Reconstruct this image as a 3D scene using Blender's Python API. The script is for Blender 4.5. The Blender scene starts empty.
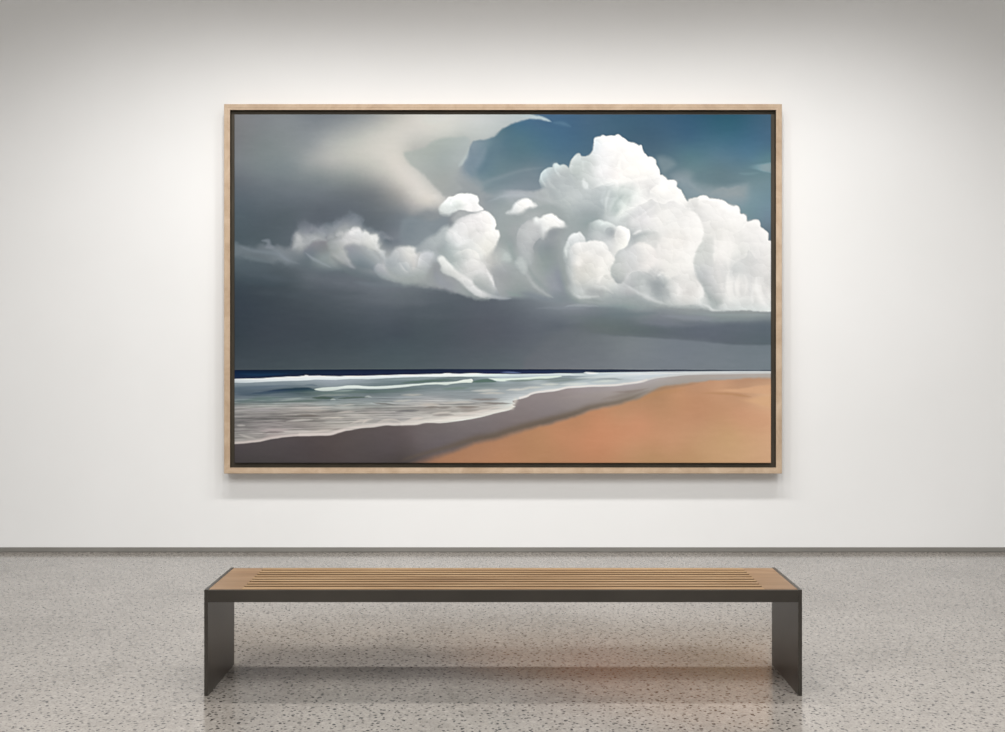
import numpy as np
PX0, PX1, PY0, PY1 = 234.5, 771.0, 114.5, 463.0     # picture area measured on the photograph
PS = 1.5
PW = int((PX1-PX0)*PS)+1; PH = int((PY1-PY0)*PS)+1

def P(s):
    """'x y r g b; x y r g b; ...' -> array"""
    return np.array([[float(v) for v in t.split()] for t in s.replace('\n', ';').split(';') if t.strip()])

def calm(p, k=.5):
    """pull the hue of grey samples towards one clean grey scale"""
    p = p.copy(); c = p[:, 2:5]; lm = c.mean(1, keepdims=True); u = np.clip((lm-120)/60, 0, 1)
    tint = np.array([-9., 1, 8])*(1-u)+np.array([1., 1, -2])*u
    p[:, 2:5] = c*(1-k)+(lm+tint)*k
    return p

def smooth_line(pts, closed=False, n=4):
    p = np.array(pts, float)
    if closed: q = np.vstack([p[-1], p, p[0], p[1]])
    else: q = np.vstack([2*p[0]-p[1], p, 2*p[-1]-p[-2]])
    out = []
    for i in range(1, len(q)-2):
        a, b, c, d = q[i-1], q[i], q[i+1], q[i+2]
        for k in range(n):
            t = k/n
            out.append(.5*((2*b)+(c-a)*t+(2*a-5*b+4*c-d)*t*t+(3*b-a-3*c+d)*t**3))
    if not closed: out.append(p[-1])
    return np.array(out)

def sst(e0, e1, x):
    t = np.clip((x-e0)/(e1-e0+1e-9), 0, 1)
    return t*t*(3-2*t)

class Noise:
    def __init__(s, seed): s.g = np.random.RandomState(seed).rand(256, 256).astype(np.float32)*2-1
    def at(s, x, y):
        xi = np.floor(x).astype(int); yi = np.floor(y).astype(int)
        fx = x-xi; fy = y-yi
        fx = fx*fx*(3-2*fx); fy = fy*fy*(3-2*fy)
        g = s.g; a = g[yi % 256, xi % 256]; b = g[yi % 256, (xi+1) % 256]
        c = g[(yi+1) % 256, xi % 256]; d = g[(yi+1) % 256, (xi+1) % 256]
        return (a*(1-fx)+b*fx)*(1-fy)+(c*(1-fx)+d*fx)*fy
    def fbm(s, x, y, o=4):
        r = 0; a = .5
        for k in range(o):
            r = r+a*s.at(x*2**k+17.3*k, y*2**k+9.1*k); a *= .5
        return r

class Painting:
    def __init__(s):
        s.X, s.Y = np.meshgrid(np.linspace(PX0, PX1, PW), np.linspace(PY0, PY1, PH))
        s.img = np.zeros((PH, PW, 3)); s.nz = Noise(5)
        s.wx = s.nz.fbm(s.X/9, s.Y/9, 3); s.wy = s.nz.fbm(s.X/9+50, s.Y/9+80, 3)
    def box(s, x0, y0, x1, y1):
        j0 = max(0, int((x0-PX0)*PS)); j1 = min(PW, int((x1-PX0)*PS)+2)
        i0 = max(0, int((y0-PY0)*PS)); i1 = min(PH, int((y1-PY0)*PS)+2)
        return slice(i0, max(i0, i1)), slice(j0, max(j0, j1))
    def field(s, pts, sl=None, reg=.02, ys=1.0):
        """thin-plate interpolation of colour samples"""
        sl = sl or (slice(0, PH), slice(0, PW))
        p = np.array(pts, float); xy = p[:, :2].copy()/40; xy[:, 1] *= ys; c = p[:, 2:5]
        n = len(p)
        def U(d2): return .5*d2*np.log(d2+1e-12)
        d2 = ((xy[:, None]-xy[None])**2).sum(-1)
        A = np.zeros((n+3, n+3)); A[:n, :n] = U(d2)+np.eye(n)*reg*.3
        A[:n, n] = 1; A[:n, n+1:] = xy; A[n, :n] = 1; A[n+1:, :n] = xy.T
        w = np.linalg.lstsq(A, np.vstack([c, np.zeros((3, 3))]), rcond=None)[0]
        X = s.X[sl]; Y = s.Y[sl]; h, wd = X.shape
        st = 3 if h*wd > 8000 else 1
        ii = np.unique(np.append(np.arange(0, h, st), h-1)); jj = np.unique(np.append(np.arange(0, wd, st), wd-1))
        gx = X[0, jj]/40; gy = Y[ii, 0]/40*ys
        G = np.stack(np.meshgrid(gx, gy), -1).reshape(-1, 2)
        out = np.empty((len(G), 3))
        for k in range(0, len(G), 4000):
            g = G[k:k+4000]; d = ((g[:, None]-xy[None])**2).sum(-1)
            out[k:k+4000] = U(d)@w[:n]+w[n]+g@w[n+1:]
        out = np.clip(out, c.min(0)-4, c.max(0)+4).reshape(len(ii), len(jj), 3)
        # bilinear up
        t = np.empty((len(ii), wd, 3)); r = np.empty((h, wd, 3))
        for k in range(3):
            for a in range(len(ii)): t[a, :, k] = np.interp(np.arange(wd), jj, out[a, :, k])
            for b in range(wd): r[:, b, k] = np.interp(np.arange(h), ii, t[:, b, k])
        return r
    def dist(s, line, sl, warp=0, seed=0):
        X = s.X[sl]; Y = s.Y[sl]
        if warp: X = X+s.wx[sl]*warp; Y = Y+s.wy[sl]*warp
        best = np.full(X.shape, 1e9); T = np.zeros(X.shape); S = np.zeros(X.shape)
        L = len(line)-1
        for k in range(L):
            (ax, ay), (bx, by) = line[k], line[k+1]
            dx, dy = bx-ax, by-ay; q = dx*dx+dy*dy
            if q < 1e-9: continue
            u = np.clip(((X-ax)*dx+(Y-ay)*dy)/q, 0, 1)
            ex = X-ax-u*dx; ey = Y-ay-u*dy; d = ex*ex+ey*ey
            m = d < best
            best[m] = d[m]; T[m] = ((k+u)/L)[m]; S[m] = np.sign(dx*ey-dy*ex)[m]
        return np.sqrt(best), T, S
    def inside(s, line, sl, warp=0):
        X = s.X[sl]; Y = s.Y[sl]
        if warp: X = X+s.wx[sl]*warp; Y = Y+s.wy[sl]*warp
        ins = np.zeros(X.shape, bool)
        for k in range(len(line)):
            (ax, ay), (bx, by) = line[k], line[(k+1) % len(line)]
            if ay == by: continue
            ins ^= ((ay > Y) != (by > Y)) & (X < (bx-ax)*(Y-ay)/(by-ay)+ax)
        return ins
    def poly(s, pts, col, blur=1.2, alpha=1, warp=.8, smooth=True, reg=.02, soft=None, fade=None):
        """soft: (x, y, radius, blur2) list - places along the edge where the edge is softer"""
        line = smooth_line(pts, True) if smooth else np.array(pts, float)
        mb = max([blur]+[q[3] for q in (soft or [])])
        sl = s.box(line[:, 0].min()-mb*2-3, line[:, 1].min()-mb*2-3, line[:, 0].max()+mb*2+3, line[:, 1].max()+mb*2+3)
        if s.X[sl].size == 0: return
        d, _, _ = s.dist(np.vstack([line, line[:1]]), sl, warp)
        d = np.where(s.inside(line, sl, warp), d, -d)
        b = np.full(d.shape, float(blur))
        for (x, y, r, b2) in (soft or []):
            w = np.exp(-((s.X[sl]-x)**2+(s.Y[sl]-y)**2)/r**2); b = b*(1-w)+b2*w
        a = sst(-b, b, d)*alpha
        if fade:
            x0, y0, x1, y1 = fade
            t = ((s.X[sl]-x0)*(x1-x0)+(s.Y[sl]-y0)*(y1-y0))/((x1-x0)**2+(y1-y0)**2); a = a*sst(0, 1, t)
        c = s.field(col, sl, reg) if np.ndim(col) == 2 and len(col) > 2 else np.array(col, float).reshape(-1)[-3:]
        s.img[sl] = s.img[sl]*(1-a[..., None])+c*a[..., None]
    def stroke(s, pts, col, w=1.5, alpha=.8, taper=True, warp=.5, smooth=True):
        line = smooth_line(pts) if smooth else np.array(pts, float)
        m = w*3+2
        sl = s.box(line[:, 0].min()-m, line[:, 1].min()-m, line[:, 0].max()+m, line[:, 1].max()+m)
        if s.X[sl].size == 0: return
        d, T, S = s.dist(line, sl, warp)
        ww = w*(np.clip(np.sin(np.pi*np.clip(T, 0, 1)), .0, 1)**.6*.85+.15) if taper else w
        a = np.exp(-(d/ww)**2)*alpha
        if taper: a = a*(np.clip(np.sin(np.pi*T), 0, 1)**.5)
        s.img[sl] = s.img[sl]*(1-a[..., None])+np.array(col, float)*a[..., None]
    def ridge(s, pts, light, dark, wl=3, wd=4, al=.6, ad=.6, warp=.7):
        """crisp crease: walking along pts, the right-hand side gets `light`, the left `dark`"""
        line = smooth_line(pts)
        m = max(wl, wd)*2.5+2
        sl = s.box(line[:, 0].min()-m, line[:, 1].min()-m, line[:, 0].max()+m, line[:, 1].max()+m)
        if s.X[sl].size == 0: return
        d, T, S = s.dist(line, sl, warp)
        tp = np.clip(np.sin(np.pi*np.clip(T, 0, 1)), 0, 1)**.7
        r = sst(-.9, .9, d*S)
        a1 = np.exp(-(d/wl)**2)*al*tp*r; a2 = np.exp(-(d/wd)**2)*ad*tp*(1-r)
        im = s.img[sl]
        if light is not None: im = im*(1-a1[..., None])+np.array(light, float)*a1[..., None]
        if dark is not None: im = im*(1-a2[..., None])+np.array(dark, float)*a2[..., None]
        s.img[sl] = im

def paint():
    p = Painting()
    # ---- blue sky, right -------------------------------------------------
    B = P('''540 120 70 102 130;560 125 66 100 128;590 120 68 98 122;620 120 62 94 116;660 122 60 92 116;700 125 54 92 116;730 125 50 94 114;768 122 68 100 124
    650 140 64 92 112;690 140 64 98 122;730 140 64 104 126;768 145 74 108 132;690 155 82 116 128;720 155 86 118 136;750 155 82 118 140;768 158 90 126 138
    680 170 98 122 132;720 170 94 120 130;750 172 98 126 136;768 180 110 136 146;720 185 102 124 132;700 195 118 138 146;740 195 122 144 154;768 195 112 140 152;750 210 114 142 152;768 215 112 136 152;765 235 100 118 130
    500 130 84 112 124;520 124 70 106 130;520 140 78 110 124;540 150 76 108 125;520 160 86 112 124;500 150 88 114 128;500 165 96 120 130;490 175 98 122 132;530 170 104 122 132;530 185 115 130 140;510 190 122 136 145;560 150 72 104 126;580 140 66 98 122;475 150 118 136 148;490 145 106 130 142;480 165 104 126 140;478 178 110 130 140;505 140 80 110 126;470 190 140 150 154;560 170 92 116 130;575 130 66 98 124''')
    B[:, 2] += 1
    p.img[:] = p.field(B, reg=.08)
    # ---- veil and storm sky, left -----------------------------------------
    A = P('''236 116 130 126 128;260 116 128 130 136;290 116 128 134 140;320 118 120 126 134;345 116 128 134 140;370 118 150 155 155;395 118 182 182 176
    236 140 124 122 124;262 145 122 130 130;290 145 130 138 140;310 145 138 145 149;330 145 164 169 168;350 140 172 177 173;370 135 184 186 181;395 130 196 195 188
    236 165 118 122 128;262 165 120 130 132;290 165 123 134 137;310 160 148 154 154;330 160 168 170 168;355 160 178 180 174;380 160 192 191 184;400 160 200 196 188
    236 185 98 104 114;262 185 104 112 120;290 185 109 117 123;320 178 122 130 131;350 175 140 146 142;375 175 165 166 160;400 180 192 188 182;413 186 200 195 190
    236 200 86 98 110;262 200 92 102 112;290 200 96 104 114;320 195 104 110 118;350 192 106 110 114;375 190 122 122 122;400 195 156 152 147;417 195 196 193 188
    236 220 78 94 104;262 225 78 90 100;290 215 84 94 102;320 212 88 94 104;350 210 92 98 108;375 208 102 106 111;395 208 120 121 123;415 208 160 156 155;428 205 184 181 176
    380 225 94 101 109;405 215 116 121 127;412 222 118 130 136;400 235 115 120 130;425 225 120 130 138;420 240 125 135 140;430 213 130 134 140;445 225 128 134 142;440 208 170 170 170
    236 240 74 90 100;262 240 78 92 100;290 235 86 96 106;310 225 90 96 108;236 262 82 98 108;262 268 80 94 104;290 270 84 94 102;310 277 95 103 112
    236 285 60 74 86;262 285 66 76 86;290 285 72 82 90;320 287 86 93 103;340 290 90 97 107;236 310 56 66 80;262 310 60 70 82;290 310 66 74 84;320 305 74 82 91;350 300 86 93 102
    380 295 98 104 114;400 300 94 101 109;430 297 90 97 106;460 302 84 91 101;490 307 88 92 104;236 340 56 68 78;262 335 62 70 82;300 335 64 72 83;350 335 66 76 86;400 330 70 78 90;430 325 74 84 92;400 350 72 86 94;450 340 76 84 94;480 330 84 86 98
    236 365 68 78 88;270 364 68 80 88;300 365 72 84 91;350 365 76 88 94;410 365 78 92 98;450 365 84 94 102;500 365 92 102 108;550 365 108 114 122;590 365 112 120 128
    510 310 92 97 108;540 308 110 116 126;560 307 122 130 140;580 308 124 130 141;600 308 118 128 136;620 311 114 129 135;640 310 132 146 152;660 310 132 142 150;560 325 94 100 112;590 320 104 112 120;630 320 106 116 122;660 318 120 125 138;690 313 138 150 156;720 314 138 152 155;750 314 146 159 162;767 315 138 152 158;700 322 118 126 138;765 324 118 130 137
    515 335 88 91 104;540 345 98 102 112;590 328 100 108 112;620 330 98 108 113;650 332 98 106 114;690 333 98 106 116;730 336 98 109 118;765 333 96 108 117;580 342 104 110 116;600 352 110 118 124;630 345 116 124 130;650 350 116 125 130;680 352 112 121 132;720 355 114 125 135;765 360 114 127 136;690 343 112 120 130;765 350 110 122 133;640 362 116 125 133;700 364 114 126 135
    410 130 200 198 192;430 130 200 200 194;460 120 196 202 200;480 118 190 200 204;500 117 180 194 200;520 116 168 190 200;450 133 188 194 190;480 130 180 192 194
    414 152 170 172 168;430 155 160 166 163;445 150 156 166 164;455 155 156 166 166;460 145 160 170 170;430 168 156 163 161;440 180 152 157 156;450 188 146 152 154;455 175 148 157 160;465 170 142 154 160;470 180 140 150 156;475 190 136 146 152;485 200 140 148 154;404 168 200 196 190;418 180 200 197 192;428 190 198 195 190;438 200 196 194 191''')
    fa = p.field(calm(A), reg=.01)
    edge = [(505, 100), (520, 110), (532, 114.2), (541, 116.8), (549, 120.6), (541, 119.6), (532, 118.8), (525, 120), (518, 122), (508, 126), (500.3, 130.7), (494, 137), (488, 138.8), (482.8, 139.5), (476, 140), (471.7, 142.5), (469.3, 148), (466, 157.8), (461.3, 166.5), (462, 174), (470, 180), (480, 184), (486, 195), (520, 205), (600, 290), (680, 300), (800, 305), (800, 480), (200, 480), (200, 90), (490, 90)]
    line = smooth_line(edge, True, 3)
    full = (slice(0, PH), slice(0, PW))
    d, _, _ = p.dist(np.vstack([line, line[:1]]), full, 1.2)
    d = np.where(p.inside(line, full, 1.2), d, -d)
    b = 1.6+7*np.exp(-((p.X-472)**2+(p.Y-182)**2)/16**2)
    a = sst(-b, b, d)[..., None]
    p.img = p.img*(1-a)+fa*a
    # darker bowl under the veil
    p.poly([(404, 153), (415, 150.5), (424, 148), (432, 142), (441, 138.7), (454, 137), (466, 137), (470, 142), (467, 152), (463, 162), (457, 170), (455, 180), (462, 188), (452, 194), (444, 196), (438, 190), (430, 181), (420, 171), (410, 164)],
           P('412 156 160 168 165;430 152 156 165 162;445 145 156 166 164;462 142 162 172 172;430 168 153 161 160;445 160 150 160 160;457 158 158 167 168;445 180 150 156 155;452 188 148 154 155'), 2.4, .85)
    p.stroke([(469, 146), (467, 155), (462, 163), (458, 167)], (176, 188, 190), 2, .6)
    p.stroke([(470, 147), (472, 158), (468, 168), (474, 178)], (108, 128, 142), 3.5, .45)
    p.stroke([(500, 131), (493, 148), (486, 162), (478, 176)], (84, 110, 124), 7, .5)
    p.stroke([(486, 146), (480, 160), (475, 168)], (128, 144, 156), 4, .45)
    p.stroke([(473, 181), (480, 184.5), (492, 180), (520, 171), (545, 167)], (128, 142, 150), 2.5, .45)
    p.stroke([(480, 192), (500, 183), (525, 177), (540, 177)], (108, 124, 134), 3.5, .45)
    p.stroke([(520, 116), (535, 117), (545, 119), (552, 122)], (180, 200, 208), 1.6, .8)
    p.stroke([(552, 122.5), (562, 123.5), (572, 127)], (100, 132, 154), 2.2, .45)
    # right wisps
    p.poly([(744, 167), (756, 164.5), (768, 163), (775, 163), (775, 172), (766, 171.5), (755, 169.5)], (138, 168, 178), 1.6, .8, fade=(745, 167, 766, 167))
    p.stroke([(738, 173.5), (748, 174), (760, 173)], (118, 146, 155), 1.6, .5)
    p.stroke([(676, 178), (690, 184), (702, 192)], (146, 161, 168), 2.2, .5, warp=3); p.stroke([(705, 196), (724, 190), (742, 187)], (152, 166, 173), 2.6, .5, warp=3); p.stroke([(716, 201), (732, 194), (745, 197)], (156, 170, 176), 2.6, .5, warp=3)
    p.poly([(657, 158), (664, 156), (672, 160), (675, 165), (668, 171), (662, 172)], (132, 148, 154), 4, .55)
    p.poly([(673, 176), (686, 172), (692, 175), (695, 183), (705, 187), (725, 188), (738, 186), (747, 185), (748, 195), (744, 205), (730, 206), (700, 198), (686, 194), (678, 184)],
           P('680 177 138 152 160;690 180 132 148 156;700 191 136 152 160;715 196 140 155 163;735 190 148 162 168;740 200 135 154 164'), 6.5, .75)
    p.poly([(693, 178), (705, 182), (720, 186), (735, 184), (745, 180), (720, 174), (700, 172)], (98, 122, 132), 4, .5)
    # layered dark bands below the clouds
    p.poly([(590, 322), (640, 326), (700, 324), (780, 322), (780, 345), (740, 344.5), (700, 340.5), (655, 336.5), (610, 335), (560, 332)], P('600 326 100 110 112;640 330 95 106 110;700 333 97 105 117;740 338 96 106 116;768 335 94 106 116;768 342 92 105 113;600 333 102 110 114;560 328 96 102 112'), 1.3, .9, soft=[(700, 318, 40, 6), (600, 322, 40, 6), (765, 318, 30, 6), (640, 320, 30, 6)])
    p.poly([(560, 331), (590, 333.5), (615, 336), (655, 338), (700, 341.5), (740, 345), (790, 347.5), (790, 375), (540, 375), (545, 340)], P('570 340 104 111 118;600 350 112 119 126;630 345 122 130 136;680 350 120 129 139;720 352 121 131 140;765 355 120 132 141;765 366 122 134 143;640 364 122 130 138;580 366 112 118 126;700 366 122 131 140'), 1.5, .85, soft=[(555, 345, 28, 9), (580, 333, 22, 5)])
    for (x0, y0, x1, y1, c, w, al) in [(240, 272, 300, 281, (84, 96, 106), 4, .4), (300, 277, 380, 283, (100, 107, 116), 4, .5), (330, 283, 420, 290, (104, 110, 120), 3, .4), (250, 292, 330, 296, (74, 84, 93), 4, .4), (360, 300, 440, 302, (100, 107, 116), 4, .35), (420, 292, 500, 303, (84, 92, 100), 3, .4), (300, 290, 370, 294, (78, 86, 94), 3, .35), (340, 308, 460, 312, (78, 87, 96), 4, .4), (240, 278, 290, 286, (64, 80, 90), 4, .3), (410, 316, 500, 314, (88, 96, 104), 4, .35), (535, 308, 600, 306, (134, 142, 152), 2, .4), (600, 315, 660, 313, (104, 118, 124), 3, .5), (560, 316, 640, 322, (102, 114, 116), 4, .4), (660, 316, 720, 318, (142, 148, 160), 2.5, .5), (700, 320, 771, 318, (134, 148, 154), 2.5, .4), (640, 322, 700, 325, (126, 132, 144), 3, .4)]:
        p.stroke([(x0, y0), ((x0+x1)/2, (y0+y1)/2+1), (x1, y1)], c, w, al, warp=1.5)
    # ---- cloud tail -------------------------------------------------------
    TAIL = P('''240 248 108 121 131;250 255 104 116 124;262 257 104 114 122;272 250 114 125 134;285 258 120 131 141;268 243 116 125 135;300 265 98 109 117;297 243 165 170 176;294 248 130 136 144;303 247 165 170 174;308 242 130 132 140;316 239 165 172 182;318 248 120 122 130;325 249 120 122 129;306 253 112 122 131;322 257 130 145 140;330 262 135 148 148;335 252 164 169 165;345 242 168 170 174;352 236 190 192 197;350 250 138 145 155;342 260 175 178 181;360 250 145 152 162;362 262 120 132 140;372 252 168 177 179;370 242 205 208 204;380 258 158 166 174;380 268 163 168 180;388 265 165 172 182;306 232 118 124 134;320 233 125 132 142;335 230 130 138 148;352 222 125 132 142;345 228 150 156 162;368 232 120 128 134;384 243 112 120 128;395 244 112 118 128;405 240 112 120 130;420 225 120 130 136;430 216 130 138 142;430 240 148 160 166;420 246 142 155 162;436 248 148 154 164;436 230 126 134 142
    395 258 165 174 184;400 268 165 174 180;410 260 190 193 194;415 268 184 188 190;410 276 158 168 168;395 277 158 166 170;425 263 176 182 190;432 268 145 150 155;425 276 155 165 165;435 279 140 148 155;440 286 146 151 161;455 287 150 155 160;470 292 140 150 152;380 276 118 130 138;360 272 108 120 126;340 268 108 118 122;320 270 105 116 122;440 272 140 146 152;452 282 142 148 154''')
    p.poly([(228, 241), (240, 244), (252, 247.5), (264, 245), (275, 246.5), (288, 247), (293, 240), (300, 228), (306, 224), (312, 230), (322, 226), (332, 222), (345, 218), (352, 214), (360, 218), (368, 227), (378, 230), (386, 238), (392, 242), (402, 236), (410, 222), (425, 214), (440, 212), (460, 215), (480, 260), (490, 297), (472, 297), (455, 292), (438, 288), (420, 286), (405, 283), (390, 281), (375, 279), (355, 275), (335, 273), (318, 272), (300, 268), (285, 265), (270, 262.5), (252, 259), (228, 256)],
           calm(TAIL, .6), 3, .95, warp=3, soft=[(306, 226, 14, 6), (352, 218, 16, 6), (330, 275, 40, 6), (380, 280, 30, 6), (420, 215, 25, 8), (240, 258, 30, 4), (290, 266, 20, 4)])
    p.poly([(403, 220), (415, 217), (430, 221), (447, 217), (447, 228), (430, 240), (418, 247), (402, 243), (400, 230)], (120, 131, 139), 3.5, .75)
    p.poly([(408, 251), (418, 246), (428, 237.5), (436, 234), (443, 227), (449, 226), (450, 240), (444, 258), (438, 264), (430, 257), (418, 252)], P('416 249 146 156 164;430 240 160 171 177;442 232 170 181 186;446 244 176 187 191;436 256 162 172 178;424 250 152 162 170'), 3, .9)
    for (qx, qy, qr, cc, al) in [(306, 227, 6, (118, 124, 134), .5), (313, 231, 6, (124, 130, 140), .45), (322, 231, 6, (130, 136, 146), .45), (338, 225, 6, (128, 136, 146), .45), (352, 217, 5, (122, 130, 140), .5), (358, 222, 6, (130, 138, 147), .45), (345, 222, 6, (132, 138, 148), .4), (384, 238, 6, (118, 126, 136), .4), (400, 242, 8, (120, 128, 138), .35)]:
        p.stroke([(qx-qr, qy+2), (qx-qr*.2, qy-qr*.4), (qx+qr, qy+1)], cc, qr*.7, al, warp=5)
    p.poly([(262, 241), (266, 239), (270, 239.5), (271.5, 244), (274, 248), (266, 248), (267, 243)], (138, 146, 156), 1.8, .6)
    p.poly([(293, 248), (294, 241), (297, 235), (299, 234), (304, 238), (309, 236), (316, 237), (324, 238), (327, 241), (318, 241), (311, 244), (307, 247), (300, 246)], (172, 176, 182), 2.6, .7, warp=3)
    for q_ in range(26):
        rx = 296+q_*3.7; ry = 240-9*np.sin((q_+3)/9.)-(q_ % 3)*2.5
        p.stroke([(rx-5, ry+4), (rx, ry-1+(q_ % 2)), (rx+6, ry+3)], (150, 156, 164), 2.6, .22, warp=4)
    p.stroke([(303, 236), (309, 229), (318, 231)], (130, 134, 144), 3, .4)
    p.poly([(311, 246), (318, 241), (327, 241), (330, 247), (328, 252), (318, 256), (306, 254), (304, 249)], P('312 246 124 126 134;322 244 122 124 130;326 250 128 134 136;312 252 116 124 133;320 254 126 134 138'), 3, .7, warp=2)
    p.poly([(329, 242), (338, 240), (345, 235), (350, 229), (354, 226), (358, 228), (363, 231), (366, 230.5), (370, 234), (377, 235), (380, 238), (379, 243), (380, 248), (384, 251), (386, 256), (389, 262), (388, 268), (384, 262), (377, 252), (368, 246), (358, 244), (349, 246), (346, 252), (350, 260), (354, 267), (344, 262), (334, 254), (328, 249)],
           P('332 244 150 156 158;340 243 178 180 184;350 234 208 209 214;356 230 216 218 222;353 240 200 200 203;362 235 212 216 220;368 240 214 216 214;376 239 222 226 224;378 247 208 212 212;384 256 180 188 196;370 247 190 194 192;345 250 178 180 180;340 250 165 170 166;348 260 168 172 178;350 244 196 196 198;388 264 168 175 184'), 2.2, .9, warp=3, soft=[(338, 242, 14, 4), (350, 262, 14, 3), (340, 255, 10, 3)])
    p.stroke([(347, 228), (356, 221), (362, 226)], (132, 140, 150), 4, .35)
    p.poly([(345, 250), (348, 246), (356, 245), (366, 247), (376, 254), (382, 262), (378, 270), (370, 270), (358, 266), (350, 258)], P('350 248 140 144 155;360 249 146 152 160;372 255 158 168 174;378 262 150 160 168;362 262 120 132 140;352 256 132 142 150;372 268 112 124 132'), 3, .75, warp=2)
    for (qx, qy, qr, cc, al) in [(299, 241, 5, (186, 188, 193), .6), (306, 237, 5, (168, 172, 179), .5), (313, 239, 4, (160, 166, 175), .5), (322, 236, 5, (164, 170, 179), .45), (331, 238, 5, (172, 176, 181), .5), (339, 236, 5, (192, 194, 198), .6), (346, 240, 6, (196, 198, 201), .5), (353, 233, 4.5, (222, 223, 226), .6), (358, 230, 3.5, (226, 227, 230), .5), (366, 236, 4.5, (214, 218, 220), .5), (375, 238, 4.5, (220, 223, 222), .6), (379, 246, 3.5, (212, 216, 217), .5), (334, 250, 6, (160, 166, 170), .45), (325, 258, 6, (136, 147, 151), .5), (340, 258, 6, (166, 171, 176), .45), (312, 256, 6, (112, 122, 131), .45)]:
        p.stroke([(qx-qr*.6, qy+1), (qx, qy-qr*.3), (qx+qr*.6, qy+1)], cc, qr*.75, al, warp=3)
    p.stroke([(305, 252), (312, 258), (320, 262), (332, 268)], (150, 158, 168), 1.8, .6)
    p.poly([(313, 262), (318, 255), (326, 254), (334, 262), (340, 269), (330, 268), (320, 265)], (134, 146, 150), 4.5, .35, warp=3)
    p.stroke([(330, 256), (340, 264), (352, 273), (372, 280)], (105, 116, 122), 3, .5)
    p.stroke([(352, 282), (380, 285), (420, 284)], (112, 124, 132), 3, .4)
    p.stroke([(238, 245), (247, 249), (262, 252), (276, 254), (290, 262)], (126, 138, 148), 2, .45)
    p.stroke([(268, 247), (278, 252), (286, 259), (300, 264)], (132, 142, 152), 2.2, .45)
    p.stroke([(240, 256), (256, 259), (275, 263)], (112, 126, 134), 2, .4)
    # lobe 375-390 lower, lobe 392-417
    p.poly([(374, 268), (378, 263), (384, 264), (388, 270), (394, 276), (404, 280), (412, 282), (398, 282), (386, 279), (378, 275)], P('378 268 165 170 182;384 270 172 176 186;390 276 160 168 174;402 281 150 160 164'), 2, .8)
    p.poly([(390, 256), (393, 251), (398, 247.5), (405, 246.3), (412, 246.5), (416, 248.5), (417, 253), (424, 250.5), (431, 252), (434, 257), (432, 264), (428, 270), (424, 278), (410, 283), (398, 279), (390, 274), (387, 267), (386, 260)],
           P('392 255 175 182 190;400 250 196 199 202;412 250 222 224 220;408 258 205 206 204;415 256 210 208 206;404 266 180 188 194;397 262 165 174 182;410 272 168 176 178;420 254 198 204 212;428 256 188 194 204;422 264 182 188 194;396 272 158 168 172;420 275 158 168 166;404 260 188 192 196'), 2.2, .9, warp=2, soft=[(430, 266, 10, 4), (405, 282, 25, 5)])
    p.ridge([(400, 262), (404, 268), (409, 272)], (196, 200, 204), (160, 170, 178), 2, 3)
    p.ridge([(417, 268), (419, 258), (421, 252)], (206, 211, 218), (180, 178, 178), 3, 2.5, .6, .6)
    p.stroke([(413, 256), (414, 264), (413, 270)], (206, 200, 196), 2, .5)
    # ---- grey mass behind the centre -----------------------------------------
    MASS = P('''500 192 132 147 156;510 193 150 160 170;530 193 153 161 168;545 195 163 173 177;492 205 135 146 152;502 205 137 150 154;502 215 143 156 160;512 215 146 158 160;520 222 148 160 162;510 225 146 158 160;505 235 143 156 157;512 245 138 152 154;515 230 154 159 164;525 235 165 168 174;530 226 172 174 180;520 245 160 164 168;545 210 153 164 165;560 212 150 161 163;540 238 160 163 168;545 246 130 140 146;556 244 140 148 152;540 256 138 150 150;560 258 140 150 153;545 270 138 152 152;555 275 138 146 158;565 280 135 142 152;550 290 140 148 158;530 258 155 163 166;525 252 155 162 165;505 255 168 184 182;510 262 155 170 170;505 268 160 165 172;515 275 150 160 162;505 280 150 155 158;530 280 154 163 165;540 290 145 155 160;520 290 137 149 150;500 288 155 160 165;500 296 150 158 164;530 297 122 132 140;560 300 120 132 140;560 200 172 182 185;575 215 150 162 164;580 225 135 150 150;565 240 150 160 162;568 260 140 150 158;575 300 130 140 146;496 250 165 170 170;498 270 156 160 166;494 262 180 182 180;552 233 145 150 156''')
    p.poly([(484, 203), (486, 198), (494, 194.5), (502, 191), (510, 190.5), (525, 190.5), (537, 191), (550, 188), (575, 200), (590, 230), (590, 300), (565, 302), (540, 299), (515, 298), (495, 298), (484, 280)], calm(MASS, .3), 2.2, 1, soft=[(490, 198, 12, 5), (520, 299, 30, 3), (565, 302, 25, 5)])
    p.stroke([(488, 202), (505, 196), (525, 195), (548, 200), (556, 207)], (172, 180, 188), 2.5, .4)
    p.stroke([(545, 190), (554, 199), (566, 206)], (182, 190, 196), 2.5, .4)
    p.stroke([(528, 212), (545, 207), (560, 210), (566, 216)], (144, 157, 158), 3.5, .6)
    p.stroke([(566, 208), (572, 218), (574, 228)], (132, 147, 148), 4, .5)
    p.poly([(519, 238), (521, 228), (527, 223), (535, 220), (541, 222), (543, 232), (540, 238), (534, 243), (532, 252), (531, 264), (524, 260), (519, 250)], P('524 230 182 186 190;532 224 196 198 201;530 236 184 187 191;538 234 178 181 186;526 248 174 179 184;529 258 168 176 179;522 240 172 177 181'), 4, .85)
    p.ridge([(535, 255), (533, 248), (535, 243), (542, 237), (550, 241)], (128, 138, 144), (166, 170, 174), 5, 3, .6, .5)
    p.stroke([(508, 243), (513, 256), (518, 262)], (134, 150, 150), 3, .5)
    p.poly([(503, 256), (505, 253), (509, 254), (512, 259), (509, 262), (503, 260)], (182, 198, 197), 2.6, .5)
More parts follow.
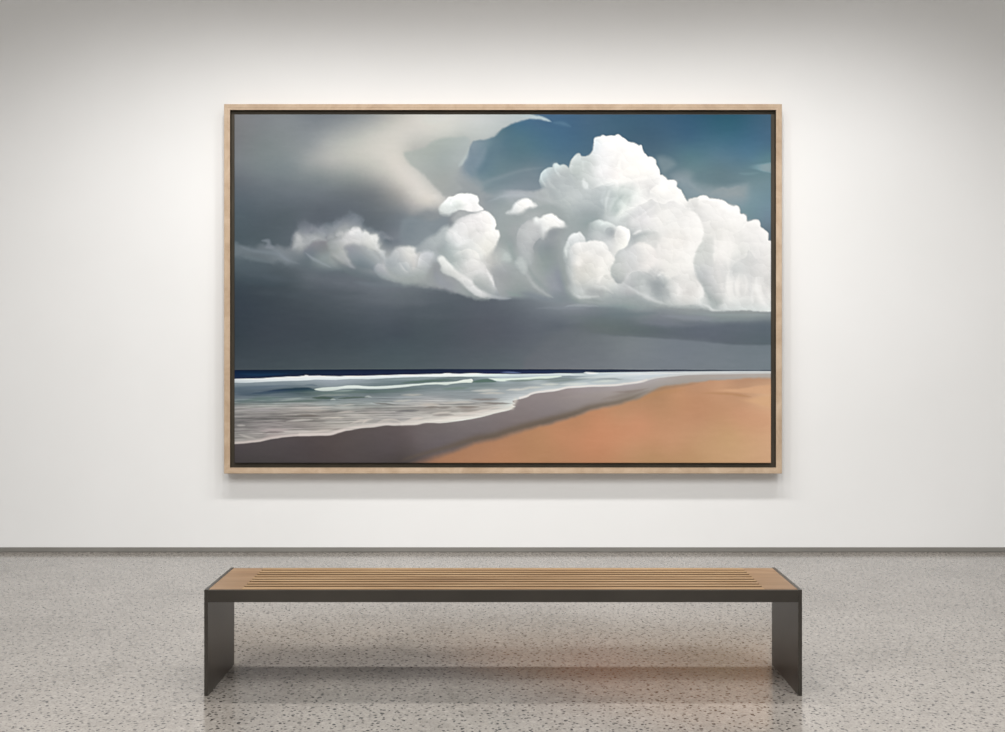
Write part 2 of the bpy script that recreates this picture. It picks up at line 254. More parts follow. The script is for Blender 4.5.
    p.poly([(516, 262), (519, 257.5), (523, 258), (526, 263), (527, 270), (524, 274), (520, 270), (517, 266)], (186, 197, 199), 2.8, .65)
    p.stroke([(524, 270), (529, 278), (536, 287), (546, 294), (554, 298)], (172, 180, 182), 2.2, .7)
    p.stroke([(528, 266), (533, 276), (541, 285), (551, 292)], (134, 148, 150), 2.5, .5)
    p.stroke([(505, 290), (512, 294), (522, 296)], (132, 150, 148), 2, .5)
    p.stroke([(520, 292), (535, 296), (550, 301)], (118, 128, 138), 2.5, .5)
    p.stroke([(556, 268), (561, 282), (572, 294)], (128, 136, 148), 4, .4)
    p.stroke([(545, 272), (552, 284), (562, 292)], (144, 150, 164), 3, .4)
    p.stroke([(560, 250), (562, 265), (570, 282)], (150, 160, 162), 3, .4)
    # ---- left cumulus --------------------------------------------------------
    p.poly([(452, 226), (458, 219), (468, 214.5), (478, 212), (485, 210.5), (490, 213), (494, 218), (496, 224), (495.5, 228.5), (499, 230.5), (500, 235), (498, 242), (494.5, 248), (491, 254), (489, 262), (487, 268), (491, 275), (494, 284), (497, 291), (500, 297), (488, 297.5), (476, 294), (466, 289), (458, 281), (450, 270), (444, 262), (440, 256), (437, 250), (441, 243), (446, 236), (448, 230)],
           P('''488 214 238 239 239;492 222 238 238 235;480 220 226 224 226;465 222 216 216 220;457 225 205 208 212;470 232 216 216 216;480 232 218 217 218;488 234 230 230 226;498 234 238 239 237;495 242 222 222 216;450 235 200 208 210;458 240 216 220 224;445 242 158 170 174;465 246 207 212 212;475 250 224 225 221;487 248 222 222 213;470 260 214 216 216;460 256 178 188 188;478 258 227 228 224;485 262 197 197 194;470 270 206 207 207;462 265 190 196 196;483 270 216 216 218;478 280 176 181 181;485 285 165 172 172;491 276 208 210 212;494 285 196 200 205;452 250 168 182 184;444 255 155 168 170;450 262 165 178 178;470 243 208 212 213;497 294 150 158 166;465 285 200 204 205;478 290 190 195 196'''), 1.2, 1, soft=[(443, 248, 14, 7), (448, 234, 8, 3), (493, 262, 14, 5), (486, 296, 12, 3), (454, 224, 7, 3)])
    p.poly([(447, 233), (450, 230), (455, 232), (458, 237), (463, 239), (464, 243), (460, 246), (455, 246), (450, 243), (446, 240)], P('449 234 206 212 216;455 238 212 216 220;460 242 222 226 230;452 243 190 200 204'), 2, .7)
    p.ridge([(458, 234), (461, 238), (464, 240), (464, 245)], (205, 208, 210), (226, 229, 232), 3, 3, .4, .4)
    p.ridge([(456, 226), (464, 220), (474, 219), (481, 224), (483, 231)], (224, 222, 224), (208, 208, 210), 4, 3, .4, .4)
    p.ridge([(469, 240), (472, 234), (477, 232), (481, 235), (480, 241)], (222, 220, 220), (206, 206, 205), 3, 2.5, .5, .4)
    p.ridge([(480, 212), (488, 215), (491, 222), (491, 230)], (230, 228, 227), None, 4, 3, .4)
    p.ridge([(452, 256), (459, 251), (470, 249), (477, 252), (480, 258), (480, 266)], (228, 229, 225), (196, 204, 205), 4, 4, .5, .4)
    p.ridge([(463, 264), (470, 260), (480, 261), (486, 266), (488, 273)], (222, 222, 222), (200, 202, 200), 3.5, 3, .5, .4)
    p.stroke([(486, 268), (490, 276), (494, 287)], (226, 228, 230), 1.6, .75)
    p.poly([(473, 281), (477, 275), (484, 274), (489, 280), (492, 288), (494, 294), (485, 291), (477, 288)], P('477 279 178 184 184;484 278 188 192 192;486 286 168 175 175;491 291 165 172 174'), 2, .75)
    p.stroke([(483, 254), (488, 262), (491, 270)], (188, 187, 184), 3, .4)
    p.poly([(452, 217), (458, 211.5), (466, 210.5), (474, 211.5), (480, 212), (470, 215), (462, 218), (455, 222)], (172, 175, 177), 3.2, .7)
    # cap
    p.poly([(439, 210), (441, 204.5), (446, 199.5), (449, 197), (453, 196.5), (457, 194.2), (465, 193.5), (472, 194), (477, 196), (479, 200), (478.5, 204), (482, 207), (483.5, 209.5), (479, 211.5), (474, 212), (467, 210.8), (460, 210), (454, 212.5), (448, 215), (442, 214)],
           P('441 209 206 214 213;446 204 222 228 228;448 200 236 240 242;455 199 238 243 242;462 196 242 245 243;470 199 232 235 237;476 198 240 243 242;474 204 226 227 228;480 208 236 237 238;465 203 230 232 232;458 206 206 214 213;450 210 202 211 211;444 213 196 206 206;468 208 232 233 234;472 210.5 225 226 228'), 1.1, 1, soft=[(446, 214, 8, 3.5)])
    p.ridge([(451, 207), (450, 203), (453, 198)], (240, 244, 244), (215, 222, 222), 2.5, 2.5, .5, .5)
    p.stroke([(453, 208), (460, 206), (468, 204)], (204, 211, 210), 2, .5)
    p.ridge([(463, 205), (467, 200), (472, 196)], (228, 230, 232), (242, 244, 244), 3, 3, .4, .3)
    # curl finger
    p.poly([(438, 262), (446, 262), (455, 272), (468, 282), (478, 292), (480, 296), (468, 295), (455, 291), (446, 288), (438, 283), (434, 272)], P('438 268 140 145 150;445 276 148 153 158;452 283 148 152 160;462 289 152 160 162;470 294 140 150 152;440 282 142 148 158'), 3, .8)
    p.poly([(437.5, 259), (440, 256), (444, 257), (449, 262), (454, 268), (460, 273.5), (467, 277), (472, 281), (475, 286.5), (482, 291), (490, 294.5), (500, 297), (490, 298), (481, 297), (473, 293.5), (467, 288.5), (461, 282), (454, 277.5), (447, 275), (441.5, 272), (440, 266)],
           P('440 260 222 228 227;444 265 224 230 228;450 268 222 226 224;455 275 212 216 214;442 270 196 204 203;464 280 214 216 217;470 284 218 221 224;474 291 208 212 216;484 295 206 210 213;495 297 170 178 186;448 273 200 206 204'), 1.9, .88)
    p.stroke([(490, 296), (500, 297.5), (512, 298.5)], (160, 168, 178), 1.5, .7)
    # small puffs
    p.poly([(506, 213.5), (511, 210), (514, 204.5), (519, 200.5), (524, 198.5), (529, 198.8), (533, 202), (537, 205.5), (533, 207.5), (528, 208), (524, 211), (520, 213.5), (513, 214)],
           P('512 210 206 213 216;518 203 226 229 230;525 201 238 239 238;532 204 230 232 232;522 208 226 227 226;516 212 202 208 210;535 206 214 218 218'), 1.5, 1, soft=[(509, 213, 6, 3), (524, 213, 7, 3.5), (534, 207, 4, 2.5)])
    p.poly([(533.5, 219.5), (536, 217.5), (540, 218), (545, 215), (551, 214), (556, 215.5), (560, 219), (564, 221.5), (566, 224.5), (570, 227.5), (562, 228), (555, 227.5), (549, 230), (545, 236), (543, 238), (540.5, 231), (539, 225), (535, 223)],
           P('536 219 222 229 230;546 217 236 239 237;553 216 242 243 242;562 222 236 239 239;568 227 202 208 210;556 223 228 230 229;548 226 220 223 222;543 230 205 210 212;541 222 212 216 218'), 1.5, 1, soft=[(543, 236, 7, 5), (568, 228, 5, 3), (538, 226, 6, 4), (555, 229, 7, 2.5)])
    p.ridge([(517, 248), (516.5, 236), (520, 227), (527, 221), (536, 218.5)], (176, 180, 184), (146, 158, 160), 6, 3, .7, .4)
    p.stroke([(546, 240), (552, 234), (560, 232)], (128, 137, 143), 4, .5)
    p.stroke([(544, 241), (540, 250), (544, 262)], (130, 142, 146), 3, .4)
    # ---- main tower ----------------------------------------------------------
    TW = P('''545 175 186 199 203;545 182 166 177 181;552 172 176 186 190;557 167 196 209 211;563 171 177 187 189;560 180 170 180 184;565 190 172 182 186;575 160 192 206 207;577 172 178 190 188;575 180 172 182 184;585 170 190 200 200;585 180 188 198 198;590 163 194 203 203;597 145 216 229 237;600 152 225 230 236;604 139 238 242 243;617 138 242 247 249;610 150 233 235 237;605 165 227 230 234;600 175 223 226 230;595 182 200 208 210;620 150 237 238 238;625 160 236 236 235;615 165 226 226 226;612 175 228 226 227;635 150 242 242 242;640 160 241 241 239;653 165 244 245 243;645 172 239 239 235;630 172 236 235 231;618 181 235 234 233;650 182 222 222 222;638 182 226 225 224
    598 190 180 190 194;588 195 175 186 190;610 190 194 208 208;615 196 180 195 195;622 190 202 214 212;632 188 208 216 215;640 190 232 236 234;648 191 210 210 211;656 190 238 238 236;666 184 240 243 244;674 181 240 244 246;674 190 241 242 239;682 198 243 244 242;572 200 178 188 190;600 206 166 178 183;588 210 154 167 171;595 218 140 155 158;605 215 176 187 190;612 206 192 207 206;617 210 170 188 186;622 206 206 220 217;628 200 195 210 206;622 214 210 224 220;612 218 190 202 204;636 203 222 228 228;646 202 224 226 226;652 203 205 206 208;640 212 205 207 212;626 218 190 198 200;632 224 205 208 210;660 205 222 223 221;670 203 224 224 225;680 210 229 230 229;645 222 220 220 224;660 220 228 228 226;672 215 231 231 229;680 230 232 232 230;690 212 216 216 216
    693 235 240 240 238;690 250 238 238 236;708 240 215 217 214;703 215 222 222 222;694 203 222 222 220;703 198 245 245 244;715 203 240 240 240;725 206 246 246 246;735 212 245 246 246;710 211 231 231 230;720 218 236 236 235;735 225 239 239 237;745 221 246 246 246;720 235 228 228 224;710 226 226 226 224;732 240 236 236 234;741 235 231 232 230;755 225 244 244 244;750 240 236 236 236;763 236 244 244 244;765 250 236 236 236;755 257 224 225 226;746 250 225 228 226;718 247 238 238 236;708 250 206 211 208
    635 235 170 178 182;650 235 206 210 210;658 240 220 221 220;635 252 205 208 212;660 240 229 229 228;667 250 233 232 229;672 240 236 236 233;655 262 228 226 224;645 274 182 188 190;638 281 180 188 190;650 280 164 171 175;656 286 153 162 168;642 287 188 196 198;660 274 206 211 213;665 268 216 218 217;672 265 231 231 227;664 291 168 176 180;657 294 164 172 176;649 293 195 202 206;640 293 168 176 179;675 283 214 217 216;681 290 226 226 225;669 283 190 198 198;692 285 212 211 210;685 300 216 217 215;700 291 232 234 233;695 280 220 222 220;690 270 233 234 232;680 270 235 236 232;675 298 200 206 207;703 262 203 209 208;704 275 194 199 204;706 286 184 189 192;711 296 174 182 183;716 303 172 183 183;705 304 204 214 216;709 255 208 213 210;716 260 226 226 225;716 275 214 216 217;720 290 214 216 216;722 305 205 213 214;728 285 236 237 236;734 270 206 212 214;741 265 212 217 218;730 258 232 234 232;750 262 217 219 220;762 262 229 229 229;740 280 233 235 234;745 290 224 225 225;750 279 217 219 220;757 287 242 243 242;766 284 221 221 221;765 298 237 238 238;755 300 220 224 224;741 300 226 231 231;730 296 231 234 233;765 273 226 226 226;750 307 215 225 226;735 307 212 222 223;767 307 226 235 236
    600 290 180 186 186;592 293 170 176 178;605 286 200 205 203;612 292 175 184 186;618 286 205 212 212;625 286 180 184 190;632 289 175 180 185;635 296 162 172 176;620 296 163 174 177;600 298 162 172 173;585 297 180 188 188;576 293 185 195 196;575 300 144 157 155;590 303 152 161 164;610 304 146 159 163;630 303 146 160 161;650 303 158 170 173;665 304 178 188 188;690 306 173 184 185;570 285 160 168 170;565 270 150 160 160;565 250 160 170 172;560 235 148 157 160;560 215 150 162 163''')
    top = [(540.5, 184), (539.8, 178), (540.5, 173.5), (544, 170), (549, 167.5), (552.5, 167), (553.5, 164.5), (557, 163), (560, 165), (564, 164), (568, 166.5), (569, 167.5), (570, 162), (573, 157), (577, 153.2), (580, 153.5), (582, 156), (586, 156.5), (590, 154), (593, 150), (593.5, 144), (593.8, 139), (597, 136.6), (600, 136), (603, 134.5), (606, 136), (610, 135.8), (614, 136), (618, 134.5), (622, 137), (626, 140), (629, 142), (634, 142.5), (638, 145), (641, 145.5), (643, 150), (646, 154), (648, 156.5), (650, 156.5), (653, 157.5), (655.5, 160), (656, 164), (659, 169), (660, 174.5), (662.5, 175), (665, 176.5), (668, 179.5), (671, 179.5), (674, 179.5), (676.5, 182), (677, 187), (681, 190), (684, 195), (687.5, 201), (690, 198.5), (694, 197.8), (697, 197.5), (700, 195.7), (705, 195.7), (710, 198.5), (716, 199), (722, 200), (728, 203), (733, 206), (737, 205), (740, 208), (740.3, 213), (744, 213.8), (747, 217), (747.3, 221), (750, 221), (754, 219.7), (758, 220), (760, 223.5), (760.5, 227), (764, 229.5), (768, 234), (768.3, 239.5), (771, 240.5), (778, 243)]
    bot = [(795, 250), (795, 311), (778, 311.5), (762, 311.5), (745, 310.5), (730, 311), (722, 311.5), (712, 310), (700, 308), (680, 307), (660, 307), (640, 307), (620, 307), (600, 306), (585, 303), (574, 299), (566, 290), (562, 275), (562, 255), (560, 240), (566, 225), (560, 208), (550, 196)]
    p.poly(top+bot, TW, 1.0, 1, warp=.9, soft=[(640, 307, 60, 4), (575, 296, 20, 5), (562, 260, 25, 5), (560, 215, 22, 6), (548, 192, 9, 5), (690, 308, 15, 3)], reg=.005)
    # fan lobes, upper left
    p.ridge([(546, 188), (541.5, 180), (541, 173), (547, 168)], (206, 218, 222), None, 2, 2, .6)
    p.ridge([(560, 178), (555, 171), (555, 165), (559, 163.5)], (206, 218, 220), (172, 182, 186), 2, 2.5, .6, .5)
    p.ridge([(571, 175), (570, 166), (573, 158), (578, 154)], (204, 217, 218), None, 2.6, 2, .6)
    p.stroke([(583, 158), (583, 166), (584, 172)], (202, 214, 214), 1.6, .5)
    p.stroke([(588, 160), (589, 170), (594, 178)], (180, 190, 190), 3, .4)
    p.stroke([(546, 176), (550, 184), (556, 190)], (186, 195, 200), 2, .4)
    p.stroke([(567, 168), (570, 178), (574, 186)], (165, 176, 181), 2.5, .4)
    p.poly([(582, 182), (583.5, 178.5), (586, 182), (589, 186), (587, 189.5), (583, 187)], (214, 224, 226), 1.6, .7)
    p.poly([(583, 192), (590, 188), (600, 186), (608, 186), (612, 195), (606, 210), (600, 218), (588, 220), (576, 216), (572, 206)], P('588 192 180 190 194;600 192 176 187 191;606 198 172 184 189;590 204 166 178 182;598 212 150 163 167;584 212 150 163 167;578 204 170 181 185'), 4, .7)
    p.ridge([(590, 190), (600, 186), (608, 183), (614, 182), (622, 184), (630, 181)], None, (234, 236, 236), 3, 3, .4, .55)
    p.ridge([(600, 184), (607, 186), (615, 184)], (186, 198, 200), (222, 228, 230), 3, 3, .5, .5)
    # peak creases
    p.ridge([(613, 172), (614, 163), (618, 156), (624, 148)], (228, 227, 226), (222, 221, 222), 2.5, 2.5, .5, .4)
    p.stroke([(620, 160), (619, 166), (622, 168)], (246, 246, 243), 2.2, .6)
    p.stroke([(624, 143), (628, 144), (633, 145)], (248, 250, 250), 2, .5)
    p.stroke([(646, 158), (652, 160), (655, 165)], (248, 252, 252), 2.4, .6)
    p.stroke([(597, 140), (595, 146), (594, 152)], (214, 232, 244), 2, .6)
    p.stroke([(612, 181), (630, 180), (648, 178)], (240, 240, 238), 2.4, .45)
    p.ridge([(634, 184), (645, 180), (657, 178), (660, 177)], (220, 220, 220), None, 4, 3, .5)
    p.ridge([(649, 194), (651, 190), (655, 186), (660, 184)], (242, 242, 240), (210, 210, 211), 3, 3, .6, .5)
    p.stroke([(660, 178), (664, 178), (668, 182)], (246, 250, 252), 2, .6)
    p.stroke([(671, 182), (675, 182), (676, 188)], (246, 250, 252), 2, .6)
    # teal streaks 605-630
    for pts, c, w, al in [([(606, 214), (606, 203), (608, 195), (611, 188)], (212, 223, 223), 2, .45), ([(600, 216), (599, 205), (602, 194)], (158, 172, 176), 3, .4), ([(632, 206), (628, 200), (630, 190)], (190, 204, 202), 2.4, .4), ([(618, 218), (628, 212), (638, 206)], (222, 228, 228), 2, .4), ([(611, 213), (614, 206), (619, 199), (624, 194)], (164, 183, 181), 2.2, .6), ([(616, 217), (622, 211), (626, 205), (629, 197)], (214, 227, 222), 2, .6), ([(603, 206), (602, 198), (605, 190)], (186, 197, 203), 2, .5), ([(625, 196), (629, 203), (625, 212)], (196, 209, 205), 1.8, .4), ([(637, 190), (634, 200), (626, 208)], (226, 232, 231), 2.5, .4)]:
        p.stroke(pts, c, w, al)
    p.stroke([(618, 192), (621, 188), (625, 186)], (188, 203, 201), 2, .5); p.stroke([(643, 185), (646, 193), (644, 199)], (226, 228, 227), 2, .4)
    # shoulder grey plane 620-690
    p.ridge([(614, 222), (622, 213), (633, 208), (644, 203), (651, 199), (656, 202), (664, 204), (672, 201), (680, 204), (687, 211)], (214, 215, 217), (240, 241, 240), 4, 3, .5, .6)
    p.ridge([(628, 222), (640, 215), (650, 208), (656, 205)], (226, 226, 229), (206, 208, 212), 3, 3, .5, .5)
    p.stroke([(650, 222), (662, 213), (676, 208)], (235, 235, 233), 3, .35)
    p.stroke([(640, 228), (652, 226), (664, 229)], (224, 225, 226), 3, .35)
    p.ridge([(688, 204), (689, 209), (690, 215)], None, (246, 246, 245), 3, 3, .5, .5)
    p.poly([(688, 200), (692, 198.5), (697, 198), (699, 202), (697, 209), (693, 212), (689, 211)], (215, 216, 215), 2, .6)
    p.ridge([(697, 203), (700, 199), (704, 197), (710, 200)], (246, 247, 247), None, 2.2, 3, .5)
    p.stroke([(699, 202), (708, 202), (714, 200)], (230, 230, 228), 1.8, .45)
    # puff H
    p.poly([(664, 226), (672, 216), (682, 211), (690, 210.5), (696, 213), (700.5, 219), (703, 227), (703.5, 234), (701, 243), (697, 250), (694, 258), (695, 266), (690, 276), (676, 280), (662, 272), (655, 255), (656, 240)],
           P('690 214 237 237 236;698 220 243 243 242;701 230 243 243 240;699 242 240 240 238;682 216 229 229 228;675 225 230 230 228;685 230 234 234 232;672 238 229 226 221;680 240 230 227 222;690 250 238 238 236;668 250 234 232 229;660 245 226 224 222;680 262 236 236 233;690 262 240 241 238;670 268 230 230 226;662 262 229 227 224;662 234 224 225 223;668 256 230 229 225;690 272 232 232 230'), 1.6, .9, soft=[(664, 226, 14, 7), (676, 280, 20, 6), (656, 250, 14, 6), (672, 216, 10, 4), (692, 272, 8, 3)])
    p.stroke([(668, 234), (676, 230), (684, 234), (684, 242), (676, 246)], (222, 220, 216), 2.5, .35)
    p.stroke([(666, 246), (673, 239), (680, 243)], (238, 238, 235), 2.2, .35)
    p.ridge([(672, 246), (680, 251), (688, 250)], (242, 242, 240), (228, 226, 222), 3, 3, .4, .3)
    p.stroke([(656, 254), (661, 250), (668, 250), (676, 256)], (224, 223, 220), 2.2, .35)
    p.stroke([(674, 262), (681, 258), (686, 262)], (226, 226, 223), 2, .35)
    p.stroke([(660, 268), (664, 272), (670, 276), (680, 277)], (238, 238, 234), 2.6, .4)
    # right tower creases
    p.ridge([(700, 244), (704, 252), (703, 264), (704, 276)], None, (226, 228, 226), 3, 3, .5, .3)
    p.poly([(700, 245), (706, 240), (713, 238), (714, 250), (712, 262), (715, 275), (719, 290), (722, 303), (712, 302), (706, 294), (703, 285), (697, 276), (694, 266), (696, 255)],
           P('704 248 206 211 208;710 244 212 215 212;709 258 208 212 210;700 262 206 211 209;704 272 194 199 204;710 275 204 207 210;706 284 185 190 193;712 285 200 204 207;711 295 175 183 185;717 296 196 201 202;717 303 172 183 183'), 2, .85)
    for pts, c, w, al in [([(714, 236), (716, 250), (714, 262)], (238, 238, 236), 2.5, .6), ([(717, 262), (719, 275), (722, 292)], (222, 222, 222), 2, .5), ([(723, 232), (726, 246), (724, 262)], (240, 240, 238), 2.5, .5), ([(728, 236), (731, 246), (728, 262), (729, 276)], (243, 243, 241), 2.4, .5), ([(721, 268), (724, 280), (724, 300)], (208, 210, 211), 2.2, .45), ([(728, 272), (728, 288), (731, 302)], (240, 241, 240), 2.4, .6), ([(735, 274), (734, 288), (736, 298)], (214, 216, 217), 1.8, .5), ([(739, 274), (737, 285), (739, 296)], (240, 241, 240), 2, .6), ([(744, 274), (747, 285), (744, 296)], (238, 239, 239), 2, .6), ([(741, 282), (741, 290), (742, 296)], (216, 217, 218), 1.6, .5), ([(749, 280), (750, 292), (752, 300)], (214, 217, 219), 2.2, .5), ([(756, 276), (757, 288), (762, 300), (769, 308)], (244, 246, 246), 2.6, .7), ([(754, 285), (752, 296), (753, 304)], (238, 241, 241), 2.2, .5), ([(762, 284), (765, 294), (770, 300)], (214, 215, 216), 2, .45)]:
        p.stroke(pts, c, w, al)
    p.ridge([(728, 276), (733, 266), (740, 260), (746, 257), (748, 250), (756, 258), (764, 266)], (212, 216, 218), (238, 239, 238), 5, 3, .5, .4)
    p.ridge([(746, 268), (752, 260), (760, 258), (766, 262)], (216, 218, 220), None, 4, 3, .4)
    p.ridge([(729, 235), (738, 232), (745, 226), (748, 221)], (228, 229, 227), (242, 242, 241), 4, 3, .5, .4)
    p.stroke([(704, 212), (712, 208), (720, 207)], (228, 228, 226), 2.2, .4)
    p.stroke([(704, 222), (715, 222), (730, 220)], (226, 226, 223), 3, .35)
    p.stroke([(718, 210), (724, 212), (720, 216)], (226, 226, 225), 2, .35)
    p.stroke([(748, 232), (756, 228), (760, 230)], (234, 234, 233), 2, .4); p.stroke([(742, 243), (754, 238), (764, 242)], (228, 229, 228), 3, .4)
    p.ridge([(741, 233), (743, 226), (748, 222), (755, 221)], (246, 246, 246), (232, 232, 231), 3, 2, .5, .4)
    for (x0, y0, x1, y1, x2, y2) in [(725, 202, 733, 206, 739, 208), (740, 214, 745, 215, 746, 219), (752, 221, 757, 221, 759, 225), (761, 229, 766, 234, 767, 239), (704, 197, 711, 199, 718, 200)]:
        p.stroke([(x0, y0+1), (x1, y1+1), (x2, y2+1)], (250, 251, 252), 1.8, .7)
    # lower right, bottoms
    p.poly([(664, 290), (668, 282), (674, 277), (682, 275), (690, 276), (696, 279), (701, 285), (703.5, 291), (703, 297), (700, 300), (702, 304), (697, 305), (680, 305), (668, 303), (664, 297)],
           P('668 288 198 204 205;674 284 216 218 217;680 288 230 230 229;678 294 228 229 228;686 282 224 224 222;694 281 228 229 227;700 287 236 237 236;700 294 238 239 238;690 290 215 213 211;686 298 220 220 218;694 298 224 225 223;670 298 198 204 205;680 303 205 210 210;697 303 216 222 222'), 1.6, .85, soft=[(668, 296, 8, 4)])
    p.stroke([(690, 283), (696, 284), (697, 292)], (224, 223, 221), 2, .4); p.stroke([(676, 288), (679, 292), (677, 296)], (238, 238, 237), 2, .5)
    p.stroke([(702, 304), (708, 306), (713, 310), (721, 310.5)], (222, 230, 232), 1.5, .7)
    p.poly([(640, 290), (643, 279), (650, 274), (658, 277), (662, 283), (668, 290), (668, 300), (656, 298), (646, 294)], P('646 280 178 185 188;652 277 180 186 189;656 285 154 163 168;650 284 168 176 180;664 291 168 176 180;657 294 160 169 174;648 290 180 188 191;643 284 186 194 196'), 2.2, .7)
    p.stroke([(640, 284), (643, 280), (645, 286)], (198, 206, 208), 2.5, .4)
    p.stroke([(622, 282), (632, 289), (645, 296), (656, 301), (668, 305)], (204, 211, 214), 2, .75)
    p.stroke([(668, 306), (690, 307), (705, 306)], (172, 184, 187), 2, .4)
    p.poly([(612, 284), (620, 282.5), (628, 287), (636, 292), (632, 296), (620, 294), (613, 291)], P('615 286 198 205 205;622 286 190 196 200;628 290 186 188 193;634 293 176 181 185;620 292 172 179 184;614 290 184 192 193'), 1.8, .75)
    p.stroke([(596, 284), (606, 288), (614, 294)], (208, 212, 211), 1.8, .6)
    p.poly([(586, 290), (592, 286), (600, 287), (604, 292), (598, 297), (588, 296)], (168, 173, 175), 2.5, .6)
    p.stroke([(573, 292), (578, 296), (588, 297), (600, 296)], (196, 203, 205), 1.8, .65)
    p.stroke([(576, 300), (590, 300), (604, 302)], (140, 154, 152), 2, .5)
    p.stroke([(564, 307), (575, 305), (586, 305), (600, 306.5)], (158, 166, 176), 1.5, .7)
    p.stroke([(604, 299), (630, 301), (650, 304)], (150, 163, 165), 2.5, .4)
    # ---- front puffs ---------------------------------------------------------
    p.poly([(587.5, 228), (589, 223.5), (594, 221), (599, 219.8), (604, 221.2), (610, 222.5), (614, 224.5), (616, 226.5), (620, 225.5), (626, 227.5), (629.5, 231), (630, 237), (628.5, 243), (625, 248), (620, 251), (617, 256), (614, 258), (610, 251), (604, 242), (596, 241), (588, 241), (586.5, 235)],
           P('590 226 155 169 170;599 222 196 212 213;603 227 186 200 202;609 224 214 228 228;606 232 170 180 184;613 231 158 166 172;612 236 165 170 176;592 234 172 182 186;600 237 186 193 197;608 241 196 202 206;617 229 218 222 222;622 229 240 242 241;627 235 240 241 239;620 240 222 223 219;625 245 238 240 234;614 246 208 210 210;618 252 222 224 221;595 240 178 186 190;616 238 206 208 206'), 1.2, 1, soft=[(588, 232, 8, 3), (596, 241, 8, 2)])
    p.ridge([(600, 226), (604, 222.5), (611, 224)], (216, 230, 230), None, 1.8, 2, .6)
    p.ridge([(604, 232), (608, 227), (614, 227)], (158, 166, 172), (200, 212, 214), 4, 2, .5, .4)
    p.ridge([(616, 243), (615, 233), (618, 228)], (232, 234, 232), None, 3, 3, .5)
    p.poly([(632, 240), (634, 236.5), (640, 233.5), (648, 231), (655, 231.5), (660, 236), (658, 242), (656, 248), (650, 246), (643, 243.5), (636, 242)], P('635 238 168 176 180;642 235 172 180 182;650 234 192 197 197;655 238 206 208 206;648 241 212 214 213;640 240 190 196 196;655 244 204 205 203'), 1.8, .85, soft=[(657, 238, 8, 4), (650, 232, 6, 3)])
    p.stroke([(632, 235), (638, 231.5), (642, 230)], (236, 237, 237), 1.6, .6)
    p.poly([(616, 254), (621, 250), (628, 248), (634, 245), (639, 242), (645, 243), (651, 246), (655, 251), (656, 258), (653, 266), (646, 270), (640, 271), (632, 271), (626, 276), (622, 283), (616, 283), (611, 277), (610, 269), (613, 261)],
           P('618 256 190 196 198;625 252 198 203 206;632 249 204 207 211;640 245 224 224 222;648 248 234 232 229;654 254 230 226 224;650 262 230 227 225;642 256 218 218 217;634 258 206 209 212;626 260 200 204 206;617 264 192 198 196;613 270 184 191 189;618 275 180 188 186;625 270 196 200 200;635 268 204 206 208;646 267 228 225 223;617 281 164 171 174;640 262 214 214 214;632 272 198 201 203'), 1.3, 1, soft=[(636, 271, 12, 4), (652, 266, 8, 4)])
    p.ridge([(628, 252), (634, 255), (639, 259)], (206, 209, 212), (220, 221, 223), 3, 2.5, .4, .4)
    p.stroke([(650, 266), (646, 272), (640, 271)], (236, 233, 230), 2.2, .4)
    p.ridge([(627, 280), (631, 273), (640, 271), (650, 274), (655, 281)], (184, 190, 192), (216, 217, 217), 4, 2.5, .5, .5)
    p.ridge([(655, 277), (657, 271), (662, 269), (666, 273)], (206, 208, 208), (220, 219, 217), 2.5, 2.5, .6, .5)
    p.stroke([(657, 277), (661, 273), (664, 272)], (232, 232, 230), 1.6, .5)
    p.stroke([(690, 313), (730, 314.5), (775, 314)], (148, 161, 164), 2.6, .55)
    # far-left small white of the front group
    p.poly([(564, 250), (567, 241), (570, 236), (573.5, 233.5), (577, 233), (580, 232), (583, 234.5), (585.5, 238.5), (585.5, 243), (580, 247), (572, 250), (568, 256), (565, 262)],
           P('570 237 214 223 228;577 235 218 226 230;583 237 214 222 226;576 241 204 212 216;570 244 192 202 206;566 252 186 198 200;582 243 196 203 206;568 258 172 182 184'), 1.3, 1, soft=[(565, 258, 8, 3)])
    p.stroke([(567, 258), (565.5, 250), (569, 244)], (206, 216, 216), 1.4, .7)
    p.poly([(569, 250), (573, 244.5), (578, 242.5), (582, 242), (587, 242.3), (590, 241), (597, 240.8), (603, 242), (607, 245), (609, 250), (613, 255), (615, 260), (611, 268), (611, 276), (615, 283), (606, 284), (600, 290), (590, 288), (580, 288), (573, 284), (569, 274), (568, 262)],
           P('574 247 214 216 216;580 244 232 233 233;587 246 222 223 222;596 243 228 230 229;604 245 232 234 234;600 252 222 222 220;608 253 228 228 226;612 259 236 236 232;607 263 233 233 228;590 256 226 225 221;580 256 222 221 216;573 256 200 205 206;576 268 208 206 199;584 268 206 204 196;594 264 220 219 213;602 266 232 231 226;605 275 224 225 219;596 276 222 222 216;588 278 212 213 206;577 280 204 206 201;586 285 188 192 190;598 284 206 209 207;572 270 190 196 196;578 262 228 226 222;612 266 216 218 214'), 1.3, 1, soft=[(569, 268, 14, 5), (586, 288, 18, 4), (604, 286, 8, 4)])
    p.ridge([(590, 254), (589, 248), (586, 243), (581, 242)], None, (234, 234, 234), 3, 3, .4, .3)
    p.ridge([(576, 258), (580, 252), (588, 251), (595, 255)], (226, 225, 222), (216, 217, 215), 3, 3, .35, .35)
    p.stroke([(576, 261), (579, 265), (580, 262)], (236, 234, 230), 2.2, .5)
    p.stroke([(588, 268), (593, 272), (592, 280)], (202, 202, 195), 3, .35)
    p.stroke([(597, 262), (602, 268), (601, 278), (596, 284)], (236, 235, 230), 3, .45)
    p.ridge([(600, 286), (601, 279), (606, 275), (612, 279)], (208, 210, 206), (232, 232, 228), 3, 2.5, .5, .4)
    p.ridge([(611, 262), (608, 268), (610, 277), (614, 282)], (230, 231, 228), None, 1.8, 3, .5)
